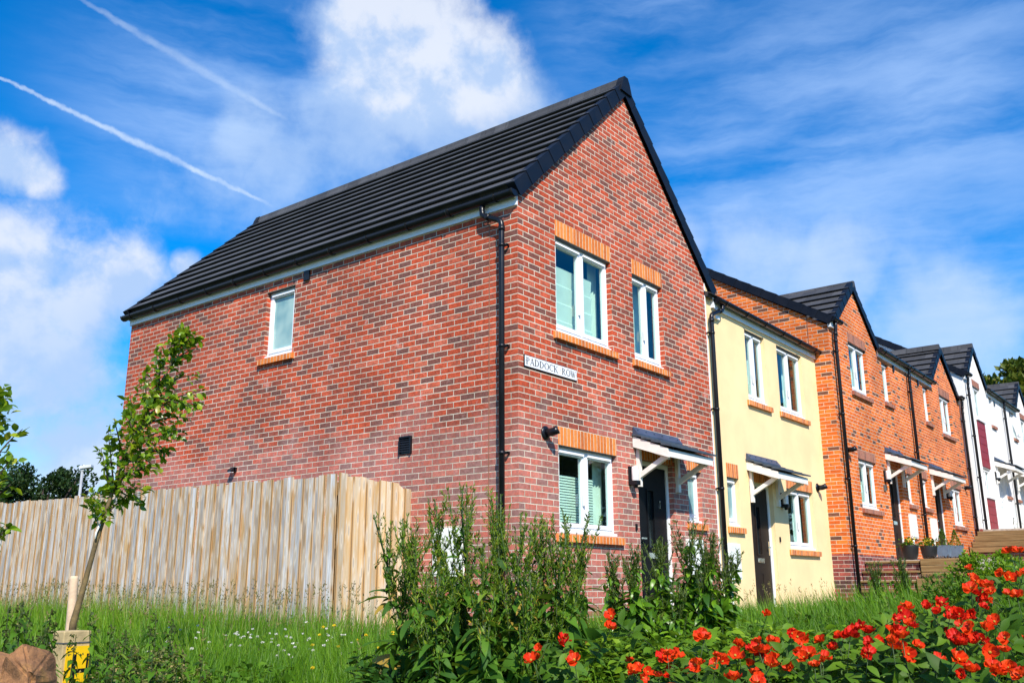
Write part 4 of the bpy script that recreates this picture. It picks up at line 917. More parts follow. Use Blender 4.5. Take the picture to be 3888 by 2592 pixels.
def rock(cx, cy, d, size, seed, label):
    c = vp(cx, cy, d); rr = np.random.default_rng(seed); bm = bmesh.new(); p = rr.normal(size=(13, 3)); p /= np.linalg.norm(p, axis=1, keepdims=True); p *= rr.uniform(.8, 1.1, (13, 1))
    for q in p: bm.verts.new(tuple(np.clip(q, -.82, .82)*np.array(size)))
    g = bmesh.ops.convex_hull(bm, input=bm.verts); bmesh.ops.delete(bm, geom=[v for v in g['geom_interior'] if isinstance(v, bmesh.types.BMVert)], context='VERTS')
    bmesh.ops.bevel(bm, geom=list(bm.edges), offset=.016, segments=2, affect='EDGES', clamp_overlap=True); bmesh.ops.triangulate(bm, faces=bm.faces); bmesh.ops.subdivide_edges(bm, edges=list(bm.edges), cuts=3, use_grid_fill=True)
    for v in bm.verts:
        q = v.co; v.co = q+q.normalized()*(.006*math.sin(40*q.x+seed)*math.sin(37*q.y)+.005*math.sin(71*q.z+q.x*33)+.003*math.sin(130*q.y+90*q.z))
    me = bpy.data.meshes.new('rock'); bm.to_mesh(me); bm.free(); me.materials.append(M['rock']); o = bpy.data.objects.new('rock', me); COL.objects.link(o); o.location = c; tag(o, label, 'rock', None)
def rockmat():
    m, t, b = newmat('sandstone'); tc = t.node('ShaderNodeTexCoord').outputs['Object']; n = t.noise(tc, 5., 8, .7); n2 = t.noise(tc, 28., 6, .72)
    c = t.ramp(n, [(.3, (.13, .06, .022)), (.5, (.30, .14, .055)), (.62, (.42, .21, .06)), (.8, (.48, .25, .12))]); f = t.smooth(n2, .25, .75, .7, 1.25)
    t.put(b.inputs['Base Color'], t.mix(1., c, t.comb(f, f, f), 'MULTIPLY')); b.inputs['Roughness'].default_value = .9; bump(t, b, t.m('ADD', n2, t.m('MULTIPLY', n, 1.5)), .9, .02); return m
M['rock'] = rockmat()
rock(-4, 1566, 4.5, (.18, .17, .17), 12, 'brown sandstone boulder cut by the left edge of the picture'); rock(74, 1560, 4.3, (.17, .19, .17), 23, 'brown sandstone boulder in the bottom left corner, right of its twin')
# ------------------------------------------------------------------ plants
M['stem'] = simple('green_stem', (.05, .085, .02), .6, .3, 20.)
M['dock_top'] = leafmat('dock_spike', [(.035, .10, .006), (.085, .18, .008), (.17, .25, .016), (.27, .20, .03)], .2)
M['dock_leaf'] = leafmat('dock_leaf', [(.015, .06, .008), (.034, .10, .010), (.065, .16, .012), (.10, .21, .014), (.36, .24, .04)], .24, .6, .2)
M['dock_leaf_b'] = leafmat('dock_leaf_bright', [(.03, .09, .006), (.07, .17, .008), (.13, .27, .012), (.20, .36, .016)], .28, .35, .5)
M['dock_top_b'] = leafmat('dock_spike_bright', [(.03, .065, .010), (.06, .11, .014), (.10, .15, .02), (.14, .11, .03)], .22)
DL = leaf_template(.42, .22, .55, ((0, .25), (.12, .75), (.3, 1.0), (.5, .95), (.72, .75), (.9, .35), (1, .02)), .045, 3)
DL2 = leaf_template(.30, .3, .35, ((0, .15), (.2, .8), (.45, 1.0), (.75, .6), (1, .02)), .03, 5)
SPK = ([(0, 0, 0), (-.5, .3, .1), (.5, .3, .1), (0, .55, -.05), (0, 1, .12)], [(0, 2, 3, 1), (1, 3, 4), (2, 4, 3)])
def dock(base, top, seed, label, bright=False, group='tall docks in front of the red house', leafy=1., spread=1., cat='weed'):
    r = np.random.default_rng(seed); base, top = np.array(base), np.array(top); T = thing('dock_plant', tuple(base), label, cat, group)
    Hh = top[2]-base[2]; b = MB(); P, A, S, P2, A2, S2 = [], [], [], [], [], []
    k = 9; mid = [base+(top-base)*t+np.array([r.normal(0, .012), r.normal(0, .012), 0])*(0 < t < 1) for t in np.linspace(0, 1, k)]
    b.tube(mid, [.011*(1-.8*t)+.002 for t in np.linspace(0, 1, k)], 6)
    def on(t): q = t*(k-1); i = min(int(q), k-2); return mid[i]+(mid[i+1]-mid[i])*(q-i)
    for _ in range(int(58*leafy)):        # large wavy leaves low down
        t = r.uniform(.0, .62); a = r.uniform(0, 6.283); el = r.uniform(-1.1, .55)
        d = np.array([math.cos(a)*math.cos(el), math.sin(a)*math.cos(el), math.sin(el)]); P.append(on(t)+d*.03); A.append(d); S.append(r.uniform(.13, .27)*(1-.75*t)*max(.8, Hh))
    nb = int(15*spread+5)
    for q_ in range(nb):
        t = r.uniform(.28, .80); a = r.uniform(0, 6.283); L = min(Hh*r.uniform(.18, .40), Hh*(.97-t))*(.75+.3*spread); ti = r.uniform(.10, .50)
        d = np.array([math.cos(a)*math.sin(ti), math.sin(a)*math.sin(ti), math.cos(ti)]); p0 = on(t); cv = lambda q: p0+d*L*q+np.array([d[0]*.10*L*math.sin(q*3), d[1]*.10*L*math.sin(q*3), L*.10*q*q]); pts = [cv(q) for q in (0, .3, .65, 1)]
        b.tube(pts, [.004, .0035, .0025, .0012], 5)
        n = int(L/.0052)
        for j in range(n):
            q = r.uniform(.12, 1.0)**.8; aa = r.uniform(0, 6.283); e = np.array([math.cos(aa), math.sin(aa), r.uniform(.1, 1.5)]); lng = r.random() < .2
            P2.append(cv(q)+r.normal(0, .006*(1.2-q), 3)); A2.append(e*.8+d*.6); S2.append((r.uniform(.03, .065) if lng else r.uniform(.010, .026))*(1.15-.5*q))
        for j in range(5):                 # side sprigs
            q = r.uniform(.25, .85); aa = r.uniform(0, 6.283); e = np.array([math.cos(aa)*.6, math.sin(aa)*.6, 1.]); e /= np.linalg.norm(e); l2 = L*r.uniform(.12, .26); c0 = cv(q)
            for k2 in range(int(l2/.0055)): w_ = r.uniform(0, l2); P2.append(c0+e*w_+r.normal(0, .003, 3)); A2.append(e+r.normal(0, .6, 3)); S2.append(r.uniform(.010, .026))
    for _ in range(90):                    # along the leading spike
        t = r.uniform(.62, 1.0); aa = r.uniform(0, 6.283); P2.append(on(t)+r.normal(0, .004, 3)); A2.append(np.array([math.cos(aa), math.sin(aa), r.uniform(.3, 1.6)])); S2.append(r.uniform(.012, .034))
    for _ in range(int(80*leafy)):         # narrow stem leaves half way up
        t = r.uniform(.2, .82); aa = r.uniform(0, 6.283); P.append(on(t)+r.normal(0, .06*(1.15-t), 3)*spread*[1, 1, .5]); A.append(np.array([math.cos(aa), math.sin(aa), r.uniform(-.8, .5)])); S.append(r.uniform(.04, .11)*(1.2-.5*t))
    b.build('stem', M['stem'], T)
    P, A, S = np.array(P), np.array(A), np.array(S); v, f, t_, i = scatter(*DL, P-base, frames(A, r.normal(size=(len(P), 3))*.35+[0, 0, 1]), S)
    rn = np.where(r.random(len(P)) < .05, 1., np.clip(r.normal(.38, .2, len(P)), 0, .8)); npmesh('leaves', v, f, t_, M['dock_leaf_b' if bright else 'dock_leaf'], T, rnd=rn[i])
    P2, A2, S2 = np.array(P2), np.array(A2), np.array(S2); v, f, t_, i = scatter(*SPK, P2-base, frames(A2, r.normal(size=(len(P2), 3))+[0, 0, .5]), np.stack([S2*.26, S2, S2], 1))
    rn = np.clip(r.normal(.42, .22, len(P2))+.18*((P2[:, 2]-base[2])/Hh-.5), 0, 1); npmesh('flower_spikes', v, f, t_, M['dock_top_b' if bright else 'dock_top'], T, rnd=rn[i])
def gbase(x, y, d):
    p = vp(x, y, d); p[2] = float(ground(p[0], p[1]))-.02; return p
for i, (tx, ty, bx, d, lab, lf, sp) in enumerate([
    (858, 1182, 985, 5.9, 'leftmost tall dock, leaning over the fence return', .8, 1.1), (925, 1190, 1015, 5.6, 'tall dock with brownish spikes before the end of the fence', 1., 1.),
    (998, 1146, 1045, 5.8, 'tall dock standing before the white meter box on the side wall', 1.2, 1.), (1062, 1124, 1085, 5.6, 'tallest dock, just left of the black downpipe', 1.2, 1.05),
    (1150, 1134, 1140, 5.9, 'tall dock covering the foot of the black downpipe', 1.2, 1.1), (1196, 1178, 1175, 5.4, 'shorter dock right of the downpipe, at the corner of the house', 1.2, .95),
    (1248, 1200, 1222, 5.7, 'dock leaning right before the brick corner', 1.2, 1.), (1296, 1186, 1262, 5.5, 'dock standing before the left pane of the ground floor window', 1.1, 1.),
    (1352, 1184, 1285, 5.8, 'dock leaning in front of the ground floor window sill', .9, 1.1), (1110, 1250, 1110, 5.2, 'low leafy dock in front of the others, with large wavy leaves', 1.5, .7), (1010, 1290, 1000, 5.15, 'low leafy dock with yellowing leaves, below the white meter box', 1.5, .7), (1215, 1300, 1200, 5.2, 'low leafy dock below the corner of the red house', 1.5, .6)]):
    dock(gbase(bx, 1568, d), vp(tx, ty, d+.15), 40+i, lab, leafy=lf, spread=sp)
for i, (tx, ty, bx, d, lab, sp) in enumerate([
    (1395, 1268, 1440, 7.0, 'thin reddish dock left of the bright clump by the front door', .8), (1448, 1250, 1480, 6.9, 'bright leafy dock left of the black front door', 1.0), (1508, 1240, 1525, 7.1, 'bright leafy dock in front of the black front door', 1.1),
    (1592, 1190, 1575, 7.2, 'tall bright dock reaching up to the small frosted window', .9), (1640, 1232, 1605, 7.0, 'bright dock covering the white meter box beside the front door', 1.1), (1694, 1262, 1632, 7.1, 'bright dock leaning right across the cream house downpipe', .8), (1560, 1330, 1545, 6.7, 'low broad leaved dock in the middle of the bright clump', .6)]):
    dock(gbase(bx, 1500, d), vp(tx, ty, d+.1), 70+i, lab, bright=True, group='bright docks by the front door', leafy=1.9, spread=sp)
# nettles: one of each kind, then copies with their parts
M['nettle'] = leafmat('nettle_leaf', [(.020, .06, .006), (.05, .13, .008), (.09, .20, .010), (.15, .24, .02)], .25); M['nettle_top'] = leafmat('nettle_top', [(.03, .05, .012), (.055, .08, .016), (.13, .13, .035), (.30, .24, .09)], .15)
NL = leaf_template(.55, .25, .5, ((0, .1), (.12, .8), (.3, 1.), (.5, .8), (.75, .45), (1, .02)), .03, 2)
def nettle(seed, dry):
    r = np.random.default_rng(seed); T = thing('nettle', (0, 0, 0), 'nettle', 'weed'); h = .62; b = MB(); b.tube([(0, 0, 0), (.01, 0, h*.5), (.0, .015, h)], [.004, .0035, .0015], 6); b.build('stem', M['nettle_top'], T)
    P, A, S, P2, A2 = [], [], [], [], []
    for i in range(13):
        z = .06+i*.043; 
        for s_ in (0, math.pi):
            a = (i % 2)*1.57+s_+r.normal(0, .25); P.append((0, 0, z)); A.append((math.cos(a), math.sin(a), r.uniform(-.5, .25))); S.append(.105*(1.05-.62*i/13)*r.uniform(.8, 1.2))
            if i > 4:
                for j in range(8 if dry else 1): q = r.uniform(0, .055); P2.append((math.cos(a+.7)*q, math.sin(a+.7)*q, z-q*.5+r.normal(0, .006))); A2.append(r.normal(0, 1, 3))
    for j in range(30): P2.append((r.normal(0, .01), r.normal(0, .01), h-r.uniform(0, .1))); A2.append(r.normal(0, 1, 3)+[0, 0, .8])
    P, A, S, P2, A2 = map(np.array, (P, A, S, P2, A2)); v, f, t, i = scatter(*NL, P, frames(A, r.normal(size=(len(P), 3))*.2+[0, 0, 1]), S)
    npmesh('leaves', v, f, t, M['nettle'], T, rnd=np.clip(r.normal(.42, .2, len(P)), 0, 1)[i]); v, f, t, i = scatter(*SPK, P2, frames(A2, r.normal(size=(len(P2), 3))), r.uniform(.007, .019, len(P2)))
    npmesh('flower_spikes', v, f, t, M['nettle_top'], T, rnd=np.clip(r.normal(.65 if dry else .3, .25, len(P2)), 0, 1)[i]); return T
def copy_tree(o, parent=None):
    c = o.copy(); COL.objects.link(c); BASE[c.name] = Vector(c.location)
    if parent is not None: c.parent = parent
    for ch in list(o.children): copy_tree(ch, c)
    return c
kinds = [(nettle(1, False), 'dark nettle growing in the weeds left of the marker post'), (nettle(2, False), 'dark purple topped nettle in the weeds right of the marker post'), (nettle(3, True), 'dry pale flowering nettle in the weeds right of the marker post')]
used = set(); rr = random.Random(5); spots = []
for _ in range(17): spots.append((0, rr.uniform(-15, 118), rr.uniform(1378, 1470), rr.uniform(5.0, 6.2)))
for x, y in ((118, 1425), (98, 1440), (128, 1480), (60, 1450)): spots.append((0, x, y, 5.6))
for _ in range(13): spots.append((1, rr.uniform(232, 400), rr.uniform(1405, 1500), rr.uniform(5.3, 6.4)))
for _ in range(19): spots.append((2, rr.uniform(235, 470), rr.uniform(1470, 1540), rr.uniform(4.7, 5.6)))
spots += [(2, 214, 1500, 5.6), (2, 178, 1456, 5.75)]
for kd, x, y, d in spots:
    src, lab = kinds[kd]; o = src if kd not in used else copy_tree(src); used.add(kd)
    tp = vp(x, y, d); g = float(ground(tp[0], tp[1]))-.02; s = max(.35, min(1.5, (tp[2]-g)/.62)); o.location = (tp[0], tp[1], g); o.scale = (min(s, 1.05),)*2+(s,)
    o.rotation_euler = (rr.uniform(-.08, .08), rr.uniform(-.08, .08), rr.uniform(0, 6.28)); o['label'] = lab; o['group'] = ['nettles left of the marker post', 'purple nettles right of the marker post', 'dry nettles right of the marker post'][kd]
# poppies
M['pop_o'] = leafmat('petal_orange_red', [(.60, .020, .005), (.76, .045, .006), (.82, .10, .012)], .3, .5, .2, back=(.9, .12, .01, 1)); M['pop_r'] = leafmat('petal_deep_red', [(.40, .008, .006), (.62, .016, .006), (.74, .035, .008)], .25, .5, .2, back=(.8, .03, .01, 1))
M['pop_c'] = simple('flower_centre', (.35, .22, .02), .8, .3, 40.)
def petal(seed):
    r = random.Random(seed); v, f = [], []; R_, K = 5, 7
    for i in range(R_):
        t = i/(R_-1)
        for j in range(K):
            u = (j/(K-1)-.5)*2; w = .15+.75*math.sin(min(1, t*1.15+.05)*1.9); y = t*(1-.18*u*u)+.06*r.uniform(-1, 1)*(t > .5)
            v.append((u*w*.55, y, .35*t*t*(.4+.6*u*u)+.10*r.uniform(-1, 1)*t+.10*math.sin(u*6+seed)*t))
    for i in range(R_-1):
        for j in range(K-1): a = i*K+j; f.append((a, a+1, a+K+1, a+K))
    return v, f
def poppy(seed, matk, n_pet, cup):
    r = np.random.default_rng(seed); T = thing('poppy', (0, 0, 0), 'poppy', 'flower'); parts = []
    for k_ in range(n_pet):
        a = 6.283*k_/n_pet+r.normal(0, .2); el = cup+r.normal(0, .22); ax = np.array([[math.cos(a)*math.cos(el), math.sin(a)*math.cos(el), math.sin(el)]])
        parts.append(scatter(*petal(seed*10+k_), np.array([[0, 0, .0]]), frames(ax, np.array([[0, 0, 1.]])+r.normal(0, .25, (1, 3))), np.array([r.uniform(.036, .05)])))
    v, f, t, i = join(parts); npmesh('flower', v, f, t, M[matk], T, rnd=np.clip(r.normal(.5, .3, n_pet), 0, 1)[i])
    b = MB(); b.lathe((0, 0, .0), [(0, 0), (.006, .002), (.008, .008), (.004, .014), (0, .015)], 8); b.build('flower_centre', M['pop_c'], T)
    b = MB(); b.tube([(0, 0, 0), (.012, .004, -.16), (.0, .02, -.34), (.01, .03, -.5)], [.0022, .0026, .003, .003], 5); b.build('stem', M['stem'], T)
    P = np.array([[.006, .004, -r.uniform(.06, .34)] for _ in range(9)]); A = r.normal(size=(9, 3)); A[:, 2] = r.uniform(-.2, .7, 9)
    v, f, t, i = scatter(*leaf_template(.5, .25, .35), P, frames(A, r.normal(size=(9, 3))*.3+[0, 0, 1]), r.uniform(.06, .12, 9)); npmesh('leaves', v, f, t, M['leaf_mid'], T, rnd=r.uniform(.2, .9, 9)[i]); return T
PK = [poppy(1, 'pop_o', 6, .35), poppy(2, 'pop_o', 8, .55), poppy(3, 'pop_o', 5, .9), poppy(4, 'pop_r', 7, .4), poppy(5, 'pop_r', 9, .7)]
PLAB = ['open orange red poppy with ruffled petals in the flower bed', 'full orange red poppy with many petals in the flower bed', 'half closed bright orange poppy in the flower bed', 'open deep red poppy with ruffled petals in the flower bed', 'full dark red poppy with many petals in the flower bed']
PG = ['open orange poppies', 'full orange poppies', 'half closed orange poppies', 'open red poppies', 'full dark red poppies']
FL_R = [(35, 1240), (95, 1265), (160, 1290), (60, 1300), (240, 1180), (190, 1165), (265, 1170), (240, 1260), (215, 1290), (400, 1215), (510, 1170), (500, 1215), (545, 1195), (420, 1045), (435, 1060), (620, 1170), (640, 1100), (808, 922), (755, 1085), (790, 1150), (720, 1130), (850, 1190), (870, 1140), (830, 1230), (760, 1310), (735, 1275), (610, 1310), (990, 1055), (1030, 1070), (960, 1035), (985, 1140), (1060, 1160), (1130, 1200), (1150, 1180), (1095, 1230), (1130, 1080), (1235, 1060), (1290, 1040), (1345, 1025), (1205, 1130), (1420, 1030), (1470, 1100), (1420, 1150), (1390, 1160), (1580, 1040), (1560, 1090), (1620, 1060), (1660, 980), (1640, 940), (1690, 990), (1620, 1120), (1655, 1160), (1650, 880), (1580, 945), (1785, 880), (1855, 850), (1830, 910), (1900, 895), (1830, 980), (1890, 1030), (1930, 1050), (1960, 920), (1990, 950), (2050, 930), (1970, 980), (2030, 1000), (1990, 1100), (2090, 1070), (2110, 1090), (1930, 1100), (1835, 1195), (2000, 1240), (1980, 1280), (2030, 1260), (2170, 1230), (2180, 1260), (2240, 1065), (2230, 1140), (2310, 1260), (2330, 1290), (2040, 700), (2100, 740), (2140, 750), (2080, 800), (2130, 820), (2160, 840), (2110, 875), (2310, 810), (2220, 680), (2260, 700), (2325, 690), (2270, 545), (2325, 540), (1240, 1045), (1270, 1052), (1600, 1020), (1570, 1120), (2255, 800), (1690, 940), (1540, 1030), (1310, 1045), (745, 1100), (800, 1200), (770, 1170), (2150, 790), (2060, 720)]
FL = [(2400+x/1.5806, 1750+y/1.5806) for x, y in FL_R]+[(1200+x/1.809, 1750+y/1.809) for x, y in ((1700, 1210), (1715, 1255), (1480, 1370), (1510, 1360), (1738, 1370), (2025, 1140))]
usedp = set(); rr = random.Random(11); FP = []
FL += [(u+rr.gauss(0, 48), v+rr.gauss(0, 34)) for u, v in rr.sample(FL, 44)]
for u, v in FL:
    dmin = 3.95+.55*rr.random(); t_ = (2592-v)/(2592-2080); d = dmin+2.2*max(0, t_)**.9
    if u < 2600: d = 4.6+.5*rr.random()
    p = at(u, v, d); FP.append(p)
    red = (rr.random() < .75) if 3100 < u < 3760 and 2230 < v < 2480 else rr.random() < .12
    k_ = rr.choice([3, 3, 4]) if red else rr.choice([0, 0, 1, 1, 2]); o = PK[k_] if k_ not in usedp else copy_tree(PK[k_]); usedp.add(k_)
    o.location = p; s = rr.uniform(.58, 1.02); o.scale = (s, s, s); tc_ = CAM-p; yaw = math.atan2(tc_[1], tc_[0])+rr.uniform(-.9, .9)
    o.rotation_mode = 'XYZ'; tilt = rr.uniform(.1, 1.25); o.rotation_euler = Matrix.Rotation(yaw, 4, 'Z').to_3x3().__matmul__(Matrix.Rotation(tilt, 4, 'Y').to_3x3()).__matmul__(Matrix.Rotation(rr.uniform(0, 6.28), 4, 'Z').to_3x3()).to_euler()
    o['label'] = PLAB[k_]; o['group'] = PG[k_]
FP = np.array(FP)
# ------------------------------------------------------------------ grass, weeds and ground cover
M['grass'] = leafmat('grass_blade', [(.022, .075, .003), (.065, .17, .004), (.13, .27, .007), (.26, .33, .04)], .3, .5, .3, back=(.16, .30, .01, 1))
M['straw'] = leafmat('grass_head', [(.12, .13, .04), (.24, .20, .08), (.36, .26, .13)], .2)
def field(r, n, d0, d1, a0, a1):          # points spread evenly over the sector of ground seen
    d = np.sqrt(r.uniform(d0*d0, d1*d1, n)); a = r.uniform(a0, a1, n); ph = math.atan2(FH[0], FH[1])+a
    x, y = CAM[0]+d*np.sin(ph), CAM[1]+d*np.cos(ph)
    ok = ~((x > -1.22) & (y > 1.70)) & ~((x > -.12) & (y > -.12)) & ~((x > 9.4) & (y > -2.6)) & ~((x > 10.5)); x, y, d, a = x[ok], y[ok], d[ok], a[ok]
    return np.stack([x, y, ground(x, y)-.01], 1), d, a
def fbm2(x, y, s):
    return .5*np.sin(x*1.3*s+1.7*np.sin(y*.9*s))+.3*np.sin(y*2.1*s+x*.7*s+2)+.2*np.sin(x*3.7*s-y*2.9*s)
r = np.random.default_rng(77)
def grass(name, label, n, d0, d1, a0, a1, h0, h1, lean, wid, mat, seed, cond=None, rmean=.45, stalk=False):
    r = np.random.default_rng(seed); p, d, a = field(r, n, d0, d1, a0, a1)
    if cond is not None: k_ = cond(p, d, a, r); p, d, a = p[k_], d[k_], a[k_]
    n = len(p); pt = fbm2(p[:, 0], p[:, 1], 1.1); h = r.uniform(h0, h1, n)*(1+.3*pt); az = 1.1+pt*1.6+r.normal(0, .9, n); ti = np.abs(r.normal(lean, .22, n))
    A = np.stack([np.cos(az)*np.sin(ti), np.sin(az)*np.sin(ti), np.cos(ti)], 1); v, f, t, i = scatter(*BLADE, p, frames(A, r.normal(size=(n, 3))), np.stack([np.full(n, wid)*r.uniform(.7, 1.4, n), h, h], 1))
    rn = np.clip(r.normal(rmean, .17, n)+.18*pt, 0, 1); return tag(npmesh(name, v, f, t, mat, rnd=rn[i], smooth=True), label, kind='stuff')
lmask = lambda p, d, a, r: ~((a > .02) & (d < 6.4) & (r.random(len(p)) < .8))
grass('grass', 'long green grass on the bank', 60000, 4.1, 8.2, -.62, .62, .14, .38, .48, .0075, M['grass'], 31, lmask)
grass('grass', 'green grass on the ground below the fence and the houses', 62000, 8.0, 19., -.62, .60, .14, .36, .36, .010, M['grass'], 32, lambda p, d, a, r: (a < .62))
def near_wall(p, d, a, r):
    f_ = (p[:, 0] < -1.1) & (p[:, 0] > -2.3) & (p[:, 1] > .6); w_ = (p[:, 1] < -.1) & (p[:, 1] > -1.0) & (p[:, 0] > 4.) & (r.random(len(p)) < .22); return f_ | w_
grass('tall_grass', 'tall thin grass stalks along the foot of the fence and the cream house', 90000, 6.5, 20., -.62, .6, .28, .55, .20, .006, M['grass'], 33, near_wall, rmean=.6)
# seed heads
def heads(seed, n, cond, h0, h1):
    r = np.random.default_rng(seed); p, d, a = field(r, n, 5.5, 19., -.62, .6); k_ = cond(p, d, a, r); p = p[k_]; n = len(p)
    h = r.uniform(h0, h1, n); az = r.uniform(0, 6.28, n); ti = np.abs(r.normal(.16, .1, n)); A = np.stack([np.cos(az)*np.sin(ti), np.sin(az)*np.sin(ti), np.cos(ti)], 1)
    q1 = scatter(*BLADE, p, frames(A, r.normal(size=(n, 3))), np.stack([np.full(n, .004), h, h*.4], 1))
    m_ = 7; tp = p+A*h[:, None]*.97; P = (np.repeat(tp, m_, 0)-np.repeat(A, m_, 0)*r.uniform(0, .10, n*m_)[:, None]); A2 = np.repeat(A, m_, 0)+r.normal(0, .55, (n*m_, 3))
    q2 = scatter(*SPK, P, frames(A2, r.normal(size=(n*m_, 3))), np.stack([np.full(n*m_, .010), *[r.uniform(.02, .045, n*m_)]*2], 1))
    v, f, t, i = join([q1, q2]); rn = np.clip(r.normal(.4, .3, i.max()+1), 0, 1); tag(npmesh('grass_seed_heads', v, f, t, M['straw'], rnd=rn[i]), 'dry brown grass seed heads in front of the fence', kind='stuff')
heads(41, 11000, near_wall, .36, .66)
heads(42, 500, lambda p, d, a, r: (a < .05), .3, .5)
# broad-leaved weeds filling the bank
def weeds(name, label, n, d0, d1, a0, a1, h, size, mat, seed, cond=None, tmpl=LEAF2, wr=.7, rm=.5):
    r = np.random.default_rng(seed); p, d, a = field(r, n, d0, d1, a0, a1)
    if cond is not None: k_ = cond(p, d, a, r); p, d, a = p[k_], d[k_], a[k_]
    n = len(p); top = h*(1+.45*fbm2(p[:, 0], p[:, 1], 2.3)); z = r.uniform(0, 1, n)**.6*np.maximum(top, .03); p = p+np.stack([0*z, 0*z, z], 1); A = r.normal(size=(n, 3)); A[:, 2] = r.uniform(-.1, .9, n)
    s = r.uniform(*size, n); v, f, t, i = scatter(*tmpl, p, frames(A, r.normal(size=(n, 3))*.45+[0, 0, 1]), np.stack([s*wr, s, s], 1))
    rn = np.clip(r.normal(rm, .2, n)+.18*fbm2(p[:, 0], p[:, 1], 1.6), 0, 1); return tag(npmesh(name, v, f, t, mat, rnd=rn[i]), label, kind='stuff')
bed = lambda p, d, a, r: (a > -.06+.05*r.normal(size=len(p)))
weeds('flower_bed_foliage', 'dense green leaves of the flower bed', 44000, 3.7, 6.6, -.08, .64, .30, (.022, .060), M['leaf_mid'], 51, bed)
weeds('flower_bed_foliage', 'larger bright leaves in the flower bed', 9000, 3.8, 6.3, -.05, .64, .36, (.04, .085), M['leaf_bright'], 52, bed, tmpl=leaf_template(.55, .25, .4), wr=1., rm=.4)
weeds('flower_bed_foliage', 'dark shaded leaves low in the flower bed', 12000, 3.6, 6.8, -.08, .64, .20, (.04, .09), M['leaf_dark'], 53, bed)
weeds('clover', 'low clover leaves among the grass', 30000, 4.1, 9.5, -.62, .25, .14, (.014, .034), M['leaf_bright'], 54, lambda p, d, a, r: (fbm2(p[:, 0], p[:, 1], 1.4) > -.25), rm=.35)
weeds('weed_leaves', 'dark weeds under the nettles', 9000, 4.2, 6.6, -.62, -.22, .24, (.03, .08), M['nettle'], 55)
weeds('weed_leaves', 'dark leaves at the foot of the docks', 5200, 4.9, 6.5, -.16, .13, .26, (.04, .10), M['dock_leaf'], 56, tmpl=leaf_template(.5, .25, .5), wr=1., rm=.25)
weeds('weed_leaves', 'green weeds on the ground in front of the houses', 30000, 6.2, 16., -.02, .62, .15, (.022, .06), M['leaf_mid'], 57)
def blooms(name, label, n, cond, mat, seed, size, a0, a1, d0, d1, hz):
    r = np.random.default_rng(seed); p, d, a = field(r, n, d0, d1, a0, a1); k_ = cond(p, d, a, r); p = p[k_]; n = len(p); p = p+np.stack([np.zeros(n), np.zeros(n), r.uniform(*hz, n)], 1)
    m_ = 22; A = r.normal(size=(n*m_, 3)); A[:, 2] = np.abs(A[:, 2])*.8; v, f, t, i = scatter(*SPK, np.repeat(p, m_, 0), frames(A, r.normal(size=(n*m_, 3))), r.uniform(size*.6, size, n*m_)); tag(npmesh(name, v, f, t, mat, rnd=r.random(n*m_)[i]), label, kind='stuff')
blooms('clover_flowers', 'small white clover flowers in the grass', 420, lambda p, d, a, r: (fbm2(p[:, 0], p[:, 1], 1.0) > .12), M['petal_w'], 61, .017, -.36, .03, 5.5, 10.5, (.16, .30))
blooms('dandelions', 'a few small yellow flowers in the grass', 46, lambda p, d, a, r: np.ones(len(p), bool), M['petal_y'], 62, .02, -.24, .12, 5., 9., (.2, .34))
# shrubs near the steps
def shrub(name, label, px, py, d, rad, h, n, mat, seed, size, cat='shrub', feather=False):
    c = vp(px, py, d); g = float(ground(c[0], c[1])); T = thing(name, (c[0], c[1], g), label, cat); r = np.random.default_rng(seed)
    lobes = [(r.normal(0, rad*.45, 3)*[1, 1, 0]+[0, 0, h*r.uniform(.25, .8)], rad*r.uniform(.3, .6)) for _ in range(9)]
    def fn(r, n):
        k_ = r.integers(0, len(lobes), n); q = r.normal(size=(n, 3)); q /= np.linalg.norm(q, axis=1, keepdims=True); q *= r.uniform(.45, 1.05, n)[:, None]
        P = np.array([l[0] for l in lobes])[k_]+q*np.array([l[1] for l in lobes])[k_][:, None]; P[:, 2] = np.maximum(P[:, 2], .02); return P
    cloud_leaves('foliage', mat, n, fn, size, T, seed=seed, up=.9); b = MB()
    for _ in range(5): e = lobes[r.integers(9)][0]; b.tube([(c[0], c[1], g), (c[0]+e[0]*.5, c[1]+e[1]*.5, g+e[2]*.6), (c[0]+e[0], c[1]+e[1], g+e[2])], [.008, .006, .003], 5)
    b.build('stem', M['twig'], T)
shrub('shrub', 'yellow green bushy shrub right of the sleeper wall', 2250, 1345, 9.6, .24, .62, 2600, M['leaf_bright'], 3, (.018, .042)); shrub('shrub', 'dark green shrub behind the poppies, below the sleeper wall', 2218, 1400, 7.6, .22, .42, 2200, M['leaf_mid'], 4, (.025, .05))
shrub('shrub', 'bright shrub at the right edge, behind the topmost poppies', 2325, 1310, 8.2, .26, .40, 2200, M['leaf_bright'], 6, (.02, .05))
for i, (px, py, d, ty, lab) in enumerate([(2016, 1400, 10.8, 1292, 'feathery weed growing in front of the brick steps'), (2078, 1400, 10.4, 1285, 'feathery weed right of its twin, before the sleeper wall'), (2000, 1412, 10., 1360, 'low feathery weed at the foot of the last downpipe')]):
    dock(gbase(px, py, d), vp(px, ty, d), 90+i, lab, bright=True, group='weeds by the steps', leafy=1.2, spread=1.2)
